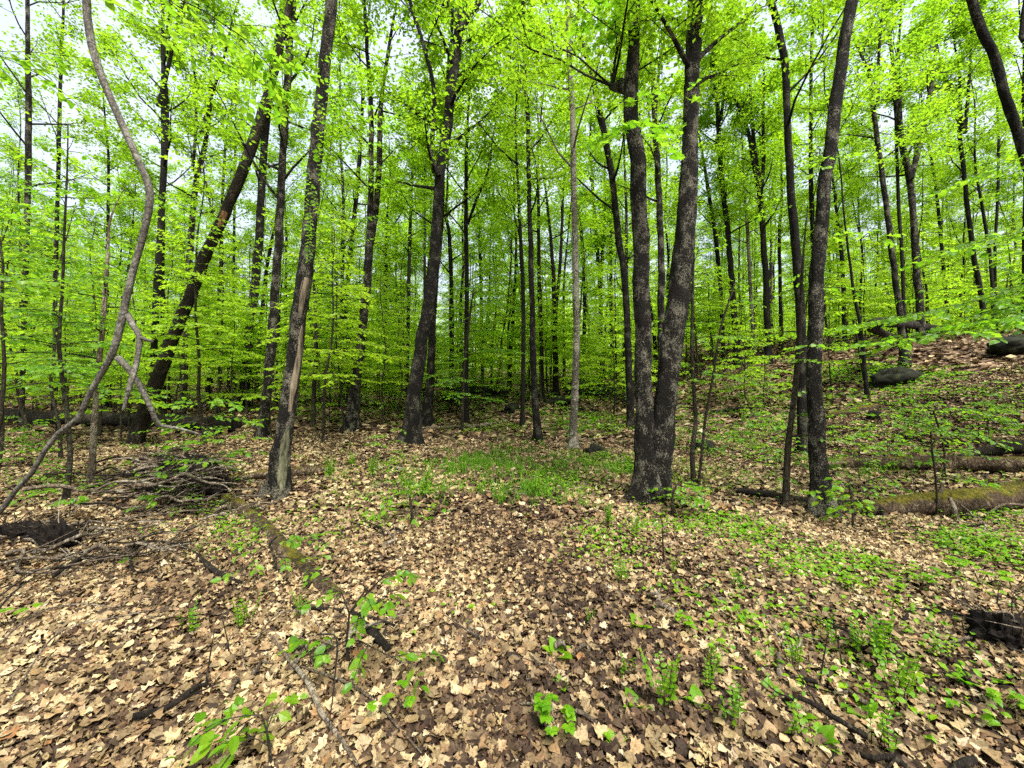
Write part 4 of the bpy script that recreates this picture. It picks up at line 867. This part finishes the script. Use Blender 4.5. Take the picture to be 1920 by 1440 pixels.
traced_sapling('slender slanting stem leaning right from beside the thin upright stem', [(1309, 910, 6), (1316, 850, 5), (1322, 790, 5), (1338, 700, 4), (1350, 620, 4), (1378, 530, 3)], auto=6, reach=.7, seed=2, a0=.5)
traced_sapling('mossy crooked sapling left of the knobbly tree with tiers of leaves', [(1474, 948, 13), (1475, 880, 11), (1482, 800, 10), (1490, 740, 10), (1497, 660, 9), (1500, 600, 7)], auto=8, reach=.8, seed=3, a0=.25, ext=1.5,
               sprays=[[(1480, 815, 0), (1455, 800, .1), (1440, 790, .2)], [(1484, 785, 0), (1505, 775, .1), (1525, 772, .2)], [(1477, 860, 0), (1450, 840, .2), (1430, 830, .3)]])
traced_sapling('pale thin sapling standing left of the leaning dead trunk', [(172, 905, 13), (174, 850, 10), (178, 780, 9), (182, 720, 9), (190, 640, 8), (196, 560, 7), (202, 480, 5)], auto=16, reach=1.3, seed=4, leaf=.08, a0=.3, ext=1.2, mat=M_stick)
traced_sapling('short slim sapling in front of the dark fallen log', [(344, 800, 6), (346, 750, 5), (348, 700, 5), (345, 650, 4), (348, 580, 3)], auto=8, reach=.8, seed=5)
traced_sapling('dark two-stemmed sapling right of the scarred tree', [(587, 798, 9), (589, 730, 8), (593, 650, 7), (590, 560, 5), (588, 500, 4)], auto=12, reach=1.1, seed=6, sprays=[[(592, 680, 0), (600, 600, 0), (605, 510, 0)], [(592, 660, 0), (610, 640, .1), (628, 632, .2)]])
traced_sapling('thin sapling beside the wavy forked tree foot', [(672, 795, 4), (674, 740, 4), (676, 680, 3)], auto=7, reach=.9, seed=7, ext=.5)
traced_sapling('slim sapling by the fallen bent branch with wide low sprays', [(866, 808, 6), (868, 740, 5), (872, 670, 4), (880, 600, 4), (888, 540, 3)], auto=16, reach=1.7, seed=8, leaf=.085, a0=.2)
traced_sapling('little sapling standing right of the long boulder', [(1622, 716, 5), (1610, 650, 4), (1600, 600, 4)], auto=8, reach=.9, seed=9)
traced_sapling('low sapling of big leaves in front of the thick mossy log', [(1758, 972, 4), (1755, 900, 3), (1748, 850, 3), (1745, 800, 3)], auto=4, reach=.6, seed=10, leaf=.08)
traced_sapling('thin wiry sapling above the torn brown log', [(1772, 895, 3), (1768, 830, 3), (1750, 770, 3)], auto=5, reach=.8, seed=11, leaf=.08)
# big leaf saplings close by on the left, and the one whose branch reaches in from the right
for k, (x, y, h, lab) in enumerate([(-6.0, 5.3, 5.0, 'leafy sapling behind the foot of the bowed beech'), (-6.4, 4.8, 4.4, 'tall leafy sapling at the far left behind the bowed beech'),
                                    (-8.9, 6.8, 5.2, 'leafy sapling standing over the left end of the dark fallen log'), (-9.6, 8.4, 5.6, 'leafy sapling beyond the left end of the dark fallen log'),
                                    (-11.5, 11, 6, 'broad sapling far left beyond the dark fallen log')]):
    mbs = sapling(h, 900 + k, nb=int(h * 6.5), leaf=.078, tmpl=HI, reach=.30, low=.38, dens=1.1)
    put('beech_sapling', (x, y, float(H(x, y))), mbs, [M_twig, M_twig, M_leafn], ['stem', 'branches', 'foliage'], label=lab, cat='sapling')
traced_sapling('leafy sapling outside the view whose long branches reach in over the slope', [(2120, 1100, 22), (2110, 900, 20), (2090, 640, 16), (2080, 400, 12)], Y=4.4, seed=20, leaf=.085, ext=1.0,
               sprays=[[(2095, 590, 0), (1960, 590, .1), (1860, 600, .1), (1780, 625, .1), (1650, 640, .2)], [(2090, 560, 0), (1980, 560, -.1), (1900, 575, -.1), (1820, 595, -.1)],
                       [(2100, 700, 0), (2000, 560, .3), (1930, 590, .4), (1880, 596, .4)], [(2090, 640, 0), (1950, 520, -.5), (1850, 560, -.5), (1700, 590, -.5), (1600, 610, -.6)],
                       [(2090, 500, 0), (1980, 430, .0), (1880, 440, .1), (1790, 470, .1)], [(2085, 400, 0), (1990, 300, .0), (1900, 300, .1), (1830, 330, .1)]])
# maple twigs low on the twin trunks, and leafy sprays hanging in at the top left
def twigs(T, lines, leaf, tmpl, seed):
    t, p, q, V, K, loc = T; Y = loc[1]; bm, lm = MB(), MB(); r = np.random.default_rng(seed)
    for ln in lines:
        A = np.array([P(a, b, Y - d) - loc for a, b, d in ln]); t_ = np.linspace(0, len(A) - 1, 6); A = np.column_stack([np.interp(t_, range(len(A)), A[:, k]) for k in range(3)])
        spray(bm, lm, None, 0, float(np.linalg.norm(np.diff(A, axis=0), axis=1).sum()), r, leaf, tmpl, .15, 1.3, .006, pts=A)
    bm.obj('leafy_twig', M_twig, t, smooth=True); lm.obj('twig_leaves', M_leafn, t)
twigs(TW, [[(1185, 260, .1), (1150, 245, .4), (1125, 275, .6)], [(1190, 230, .1), (1215, 235, .5), (1235, 275, .6)], [(1190, 190, .1), (1200, 190, .4), (1230, 170, .6)], [(1288, 210, .1), (1285, 190, .4), (1300, 160, .5)], [(1185, 60, .1), (1130, 40, .4), (1100, 20, .7)]], .11, MA, 1)
twigs(T13, [[(1560, 290, .1), (1540, 300, .4), (1530, 330, .5)], [(1540, 650, .1), (1525, 640, .3), (1512, 660, .4)]], .08, HI, 2)
twigs(T1, [[(560, 560, .1), (600, 400, .3), (625, 250, .5), (628, 180, .5)], [(598, 150, .1), (605, 120, .4), (590, 80, .5)], [(600, 60, 0), (560, 40, .3), (520, 50, .5)]], .075, HI, 3)
T0 = traced('maple_tree', 'young maple outside the view hanging big leaves in at the top left corner', [(-330, 1500, 40), (-300, 900, 36), (-240, 300, 30), (-180, -100, 26)], Y=2.3, mat=M_bark, sides=12, crown=False, height=7, seed=90, group=None)
twigs(T0, [[(-190, -100, 0), (150, -80, .1), (330, -10, .1), (450, 60, 0), (510, 130, -.2)], 
           [(-230, 250, 0), (-60, 90, -.3), (20, 110, -.5), (90, 150, -.6)], [(-250, 560, 0), (-80, 530, 0), (30, 528, 0), (110, 527, -.1)]], .06, HI, 5)

# ------------------------------------------------------------------ seedlings, ferns, herbs
SEED = [sapling(h, 1200 + i, nb=nb, leaf=.075, tmpl=HI, reach=.75, low=.35, droop=.1, dens=1.1, rad=.005) for i, (h, nb) in enumerate([(.45, 5), (.7, 7), (.95, 9), (1.3, 12), (.3, 4)])]
seedp = [None] * 5; sdi = []
def seedling(x, y, k, rz, sc):
    z = float(H(x, y))
    if seedp[k] is None:
        seedp[k] = o = put('tree_seedling', (x, y, z), SEED[k], [M_twig, M_twig, M_leafn], ['stem', 'branches', 'foliage'], group='knee-high leafy seedlings'); o['category'] = 'seedling'; o.rotation_euler = (0, 0, rz); o.scale = (sc,) * 3
    else: o = copy_thing(seedp[k], (x, y, z), rz, sc)
    sdi.append((o, pix((x, y, z + .4))[0], y)); return o
for k in range(95):
    if k < 45: px, py = R.uniform(1300, 1930), R.uniform(690, 900)
    elif k < 68: px, py = R.uniform(-20, 480), R.choice([R.uniform(735, 768), R.uniform(860, 960)])
    else: px, py = R.uniform(480, 1300), R.uniform(738, 800)
    b = hit(px, py)
    if px > 1750 and py < 760: continue
    seedling(b[0], b[1], R.randrange(5), R.uniform(0, 6.28), R.uniform(.7, 1.2))
for px, py, k in [(60, 905, 1), (130, 960, 4), (275, 870, 0), (40, 870, 2), (720, 865, 1), (905, 790, 2), (1560, 905, 0), (1640, 850, 1), (1620, 960, 0), (1580, 845, 1), (1700, 800, 1), (1850, 790, 2), (1790, 750, 2), (1860, 820, 1)]:
    b = hit(px, py); seedling(b[0], b[1], k, R.uniform(0, 6.28), 1.0)
gap_labels([(o, px) for o, px, y in sdi], (('nearer seedling', 0, 8), ('small seedling', 8, 12), ('farther seedling', 12, 99)))

def frond_plant(seed, stems, h, leaf):
    r = np.random.default_rng(seed); bm, lm = MB(), MB()
    for s in range(stems):
        a = r.uniform(0, 6.28); lean = r.uniform(.05, .3); hh = h * r.uniform(.6, 1.1); q0 = np.array([r.normal(0, .025), r.normal(0, .025), -.01])
        pts = np.array([q0 + np.array([math.cos(a) * lean * hh * u ** 1.6, math.sin(a) * lean * hh * u ** 1.6, hh * u]) for u in np.linspace(0, 1, 6)])
        tube(bm, pts, np.linspace(.0022, .001, 6), 4, cap=False)
        n = int(16 * hh / .3); u = np.linspace(.38, 1, n); b = np.column_stack([np.interp(u, np.linspace(0, 1, 6), pts[:, k]) for k in range(3)])
        sd_ = np.where(np.arange(n) % 2, 1, -1); aa = a + 1.57 * sd_ + r.normal(0, .2, n)
        d = np.stack([np.cos(aa), np.sin(aa), r.uniform(.1, .6, n)], 1); nr = np.stack([r.normal(0, .4, n) - math.cos(a) * .6, r.normal(0, .4, n) - math.sin(a) * .6, np.ones(n) * .8], 1)
        leaves(lm, HI, b, d, nr, leaf * (1.15 - .6 * (u - .38)) * r.uniform(.7, 1.2, n), r.uniform(.3, 1, n))
    return bm, lm
FR = [frond_plant(50 + i, n, h, lf) for i, (n, h, lf) in enumerate([(7, .28, .034), (5, .24, .03), (8, .36, .034), (4, .18, .032)])]
frp = [None] * 4
def frond(px, py, k, sc, rz):
    b = hit(px, py)
    if frp[k] is None:
        frp[k] = o = put('fern', tuple(b), FR[k], [M_twig, M_leafn], ['stems', 'foliage'], smooth=(1, 0), group='upright young ferns on the litter'); o['category'] = 'fern'; o.scale = (sc,) * 3; o.rotation_euler = (0, 0, rz); return o
    return copy_thing(frp[k], tuple(b), rz, sc)
FP = [(1648, 1262, 2, 1.1), (1612, 1235, 0, .9), (1690, 1320, 0, 1.0), (1490, 1258, 1, 1.0), (1248, 1335, 0, 1.0), (1375, 1370, 1, 1.0), (1165, 1100, 0, .9), (1262, 1075, 3, .8), (358, 1195, 1, 1.0), (455, 1185, 0, .9), (562, 1165, 1, .9), (1335, 1265, 3, .9), (1555, 1215, 1, .9), (1105, 1170, 3, .6),
      (1380, 1110, 3, .9), (1500, 1400, 3, 1.0), (1660, 1420, 1, 1.0), (1172, 1275, 3, .8), (700, 900, 2, 1.3), (660, 880, 0, 1.2), (620, 905, 2, 1.2), (800, 935, 2, 1.2), (760, 925, 0, 1.2), (830, 930, 1, 1.2), (1005, 930, 2, 1.0), (930, 940, 1, 1.0), (1140, 990, 2, .9), (1190, 1010, 0, .9), (1330, 1300, 1, .8), (1760, 1240, 3, .9)]
fo = sorted([(px, frond(px, py, k, sc, R.uniform(0, 6.28))) for px, py, k, sc in FP], key=lambda q: q[0])
for n, (px, o) in enumerate(fo): o['label'] = f'upright clump of young fern shoots, {ORD[n]} from the left of all the fern clumps'

def herb(seed, kind):
    r = np.random.default_rng(seed); bm, lm = MB(), MB()
    if kind == 'palmate':
        for s in range(r.integers(4, 7)):
            a = r.uniform(0, 6.28); e = np.array([math.cos(a) * r.uniform(.03, .10), math.sin(a) * r.uniform(.03, .10), r.uniform(.07, .14)])
            tube(bm, np.array([[0, 0, 0], e * .5 + np.array([0, 0, .01]), e]), [.002, .0016, .001], 4, cap=False)
            n = 5; aa = a + np.linspace(-1.9, 1.9, n); d = np.stack([np.cos(aa), np.sin(aa), np.full(n, -.1)], 1)
            leaves(lm, BR, np.repeat(e[None], n, 0), d, np.tile([0, 0, 1.0], (n, 1)) + r.normal(0, .12, (n, 3)), r.uniform(.028, .045, n), r.uniform(0, .8, n))
    else:
        for s in range(r.integers(5, 9)):
            a = r.uniform(0, 6.28); n = 1; d = np.array([[math.cos(a), math.sin(a), r.uniform(.3, 1.4)]]); leaves(lm, HI, np.zeros((1, 3)), d, np.array([[-math.cos(a) * .6, -math.sin(a) * .6, 1.0]]), [r.uniform(.08, .15)], [r.uniform(0, .7)])
        tube(bm, np.array([[0, 0, -.01], [0, 0, .01], [.002, 0, .03]]), [.003, .003, .002], 4)
    return bm, lm
HB = [herb(80, 'palmate'), herb(81, 'palmate'), herb(82, 'lily')]
hbp = [None] * 3
HP = [(1052, 1385, 0, 1.1), (1030, 1372, 1, 1.0), (738, 1352, 1, 1.0), (1045, 1232, 2, .9), (1200, 1180, 2, .8), (1300, 1120, 2, .7), (1410, 1180, 2, .8), (1310, 1325, 2, .7), (1195, 1330, 2, .7), (1620, 1345, 2, .8), (1540, 1395, 2, .8), (1280, 1180, 0, .8), (1740, 1110, 0, 1.3), (1790, 1080, 0, 1.3), (1840, 1100, 1, 1.4),
      (1900, 1110, 0, 1.3), (1680, 1120, 1, .9), (1600, 1110, 0, .9), (240, 1060, 2, .8), (20, 1180, 1, 1.2), (1050, 1290, 2, .5), (1440, 1300, 2, .6), (1495, 1345, 2, .6), (1820, 1290, 2, .7), (1880, 1340, 0, .9), (580, 1235, 1, 1.0), (1150, 1395, 2, .5)]
ho = []
for px, py, k, sc in HP:
    b = hit(px, py)
    if hbp[k] is None:
        hbp[k] = o = put('herb', tuple(b), HB[k], [M_twig, M_herb], ['stems', 'foliage'], smooth=(1, 0), group='small spring herbs on the litter'); o['category'] = 'plant'; o.scale = (sc,) * 3
    else: o = copy_thing(hbp[k], tuple(b), R.uniform(0, 6.28), sc)
    ho.append((px, k, o))
for kk in (0, 1):
    for n, (px, k, o) in enumerate(sorted([q for q in ho if (q[1] == 2) == bool(kk)], key=lambda q: q[0])):
        o['label'] = f'{ORD[n]} from the left of the small herbs with ' + ('long lily-like leaves' if kk else 'fingered leaves')

# foreground seedling with bright oval leaves over the dead branch
traced_sapling('bright oval-leaved seedling sprawling over the rotten stub', [(655, 1250, 6), (650, 1200, 5), (655, 1150, 4), (690, 1100, 3)], leaf=.062, seed=40, name='tree_seedling', auto=0,
               sprays=[[(655, 1150, 0), (690, 1110, .05), (720, 1080, .1), (770, 1055, .1)], [(650, 1200, 0), (610, 1225, .1), (570, 1235, .2)], [(652, 1190, 0), (700, 1215, .15), (750, 1240, .2), (790, 1250, .2)], [(655, 1150, 0), (640, 1110, 0), (600, 1095, 0)], [(655, 1160, 0), (690, 1140, .1), (725, 1120, .1)]])
traced_sapling('low bright seedling in the near foreground beside the crooked branch', [(510, 1440, 6), (505, 1400, 5), (500, 1370, 4), (490, 1340, 3)], leaf=.065, seed=41, name='tree_seedling', auto=5, reach=.22, a0=.3)
traced_sapling('leafy seedling trailing along the half-buried mossy log', [(520, 1075, 5), (515, 1045, 5), (505, 1020, 4), (520, 1005, 3)], leaf=.06, seed=42, name='tree_seedling', auto=5, reach=.4, a0=.3)
traced_sapling('bright broad-leaved seedling on the mound in mid clearing', [(775, 985, 6), (772, 960, 5), (770, 945, 4), (768, 930, 3)], leaf=.075, seed=43, name='tree_seedling', auto=8, reach=.42, a0=.3)
traced_sapling('broad-leaved seedling at the foot of the twin trunks', [(1262, 965, 5), (1260, 940, 5), (1262, 925, 4), (1268, 910, 3)], leaf=.08, seed=44, name='tree_seedling', auto=8, reach=.42, a0=.3)
traced_sapling('little round-leaved seedling in front of the scarred part of the brush pile', [(330, 960, 4), (332, 930, 4), (335, 915, 3)], leaf=.06, seed=45, name='tree_seedling', auto=7, reach=.45, a0=.3)
traced_sapling('single dark wiry seedling standing in the open litter before the twin trunks', [(1246, 1062, 4), (1243, 1020, 3), (1241, 975, 2)], leaf=.05, seed=46, name='tree_seedling', auto=2, reach=.15, a0=.8)
traced_sapling('round-leaved seedling at the foot of the knobbly tree', [(1600, 990, 4), (1598, 950, 4), (1592, 910, 3)], leaf=.09, seed=47, name='tree_seedling', auto=8, reach=.35, a0=.3)

# ------------------------------------------------------------------ ground cover nobody could count, and grass
def cover(name, patches, tmpl, size, hgt, seed, label, mat, spread=.09, per=7):
    r = np.random.default_rng(seed); B = []
    for px, py, rx, ry, n in patches:
        a = r.normal(0, .5, (n, 2))
        for u, v in a:
            yy = py + v * ry
            if yy <= 690: continue
            b = hit(px + u * rx, yy)
            if patchy(b[0] * .7 + 2, b[1] * .7) + r.normal(0, .25) > -.1: B.append(b)          # herbs grow in drifts with bare litter between
    B = np.array(B); n = len(B); B = np.repeat(B, per, 0); m = len(B)
    off = r.normal(0, spread, (m, 2)); B[:, :2] += off; B[:, 2] = H(B[:, 0], B[:, 1]) + hgt * r.uniform(.3, 1.1, m)
    an = np.arctan2(off[:, 1], off[:, 0]) + r.normal(0, .6, m)
    d = np.stack([np.cos(an), np.sin(an), r.normal(-.05, .25, m)], 1); nr = np.stack([r.normal(0, .3, m), r.normal(0, .3, m), np.ones(m)], 1)
    mb = MB(); leaves(mb, tmpl, B, d, nr, size * r.uniform(.5, 1.3, m) * np.clip(B[:, 1] / 8, .8, 1.6), r.uniform(0, 1, m), curl=.15, r=r)
    tag(mb.obj(name, mat), label, None, kind='stuff')
cover('ground_cover_plants', [(1700, 1010, 330, 50, 230), (1560, 1070, 240, 40, 110), (1850, 1040, 160, 70, 120), (1420, 990, 140, 50, 110), (1340, 985, 120, 40, 90), (1360, 790, 260, 60, 220), (1450, 850, 240, 50, 150), (1600, 740, 320, 60, 260),
                              (1800, 830, 260, 50, 110), (1750, 910, 300, 30, 110), (1090, 880, 200, 30, 260), (1000, 905, 170, 45, 260), (1200, 800, 180, 50, 220), (1100, 790, 150, 30, 160), (960, 800, 200, 20, 130), (500, 1000, 120, 60, 120), (440, 960, 60, 40, 60),
                              (650, 900, 120, 40, 110), (790, 960, 130, 60, 150), (680, 1000, 120, 30, 80), (100, 890, 260, 60, 150), (40, 820, 200, 30, 60), (300, 755, 360, 30, 160), (600, 760, 300, 40, 240), (800, 775, 300, 30, 180), (1180, 1010, 120, 50, 90), (1330, 905, 160, 40, 120),
                              (1500, 700, 400, 30, 400), (1250, 735, 240, 30, 260), (900, 745, 300, 25, 260), (330, 735, 500, 25, 300), (1860, 960, 120, 40, 60), (1500, 1240, 500, 120, 90), (1150, 1150, 500, 100, 70), (750, 870, 140, 20, 60), (1650, 650, 200, 30, 200), (1760, 712, 200, 30, 130), (1850, 740, 160, 40, 90), (1640, 705, 200, 20, 120)],
      HI, .052, .10, 9, 'low green seedlings and herbs spreading over the leaf litter', M_herb)
def grass(patches, seed):
    r = np.random.default_rng(seed); mb = MB(); Bs = []
    for px, py, rx, ry, n, h in patches:
        for u, v in r.normal(0, .5, (n, 2)): Bs.append(np.append(hit(px + u * rx, py + v * ry), h))
    Bs = np.array(Bs); Bs = np.repeat(Bs, 12, 0); m = len(Bs); Bs[:, :2] += r.normal(0, .035, (m, 2)); Bs[:, 2] = H(Bs[:, 0], Bs[:, 1])
    a = r.uniform(0, 6.28, m); ln = Bs[:, 3] * r.uniform(.6, 1.2, m); le = r.uniform(.1, .6, m); dx = np.stack([np.cos(a), np.sin(a), np.zeros(m)], 1); sx = np.stack([-np.sin(a), np.cos(a), np.zeros(m)], 1) * .0035
    b = Bs[:, :3]; mid = b + dx * (ln * le * .3)[:, None] + np.array([0, 0, 1]) * (ln * .6)[:, None]; tip = b + dx * (ln * le)[:, None] + np.array([0, 0, 1]) * (ln * (1 - le * .3))[:, None]
    V = np.stack([b - sx, b + sx, mid + sx, mid - sx, tip], 1).reshape(-1, 3); i = np.arange(m)[:, None] * 5; rn = r.uniform(0, 1, m)
    mb.add(V, np.hstack([i, i + 1, i + 2, i + 3]), rn); mb.add(V, np.hstack([i + 3, i + 2, i + 4]), rn)
    tag(mb.obj('grass', M_grass), 'fine green grass and wild leek patch in the middle of the clearing', None, kind='stuff')
grass([(905, 870, 85, 24, 110, .17), (845, 875, 80, 16, 50, .13), (960, 850, 90, 40, 60, .17), (1060, 880, 170, 36, 130, .12), (1010, 920, 110, 30, 120, .12), (1040, 800, 80, 30, 90, .14), (1130, 870, 120, 20, 100, .12), (1010, 770, 60, 30, 60, .14), (1360, 800, 200, 40, 100, .14), (1700, 620, 300, 25, 80, .25), (780, 920, 80, 30, 60, .12), (1600, 880, 100, 20, 60, .14)], 4)
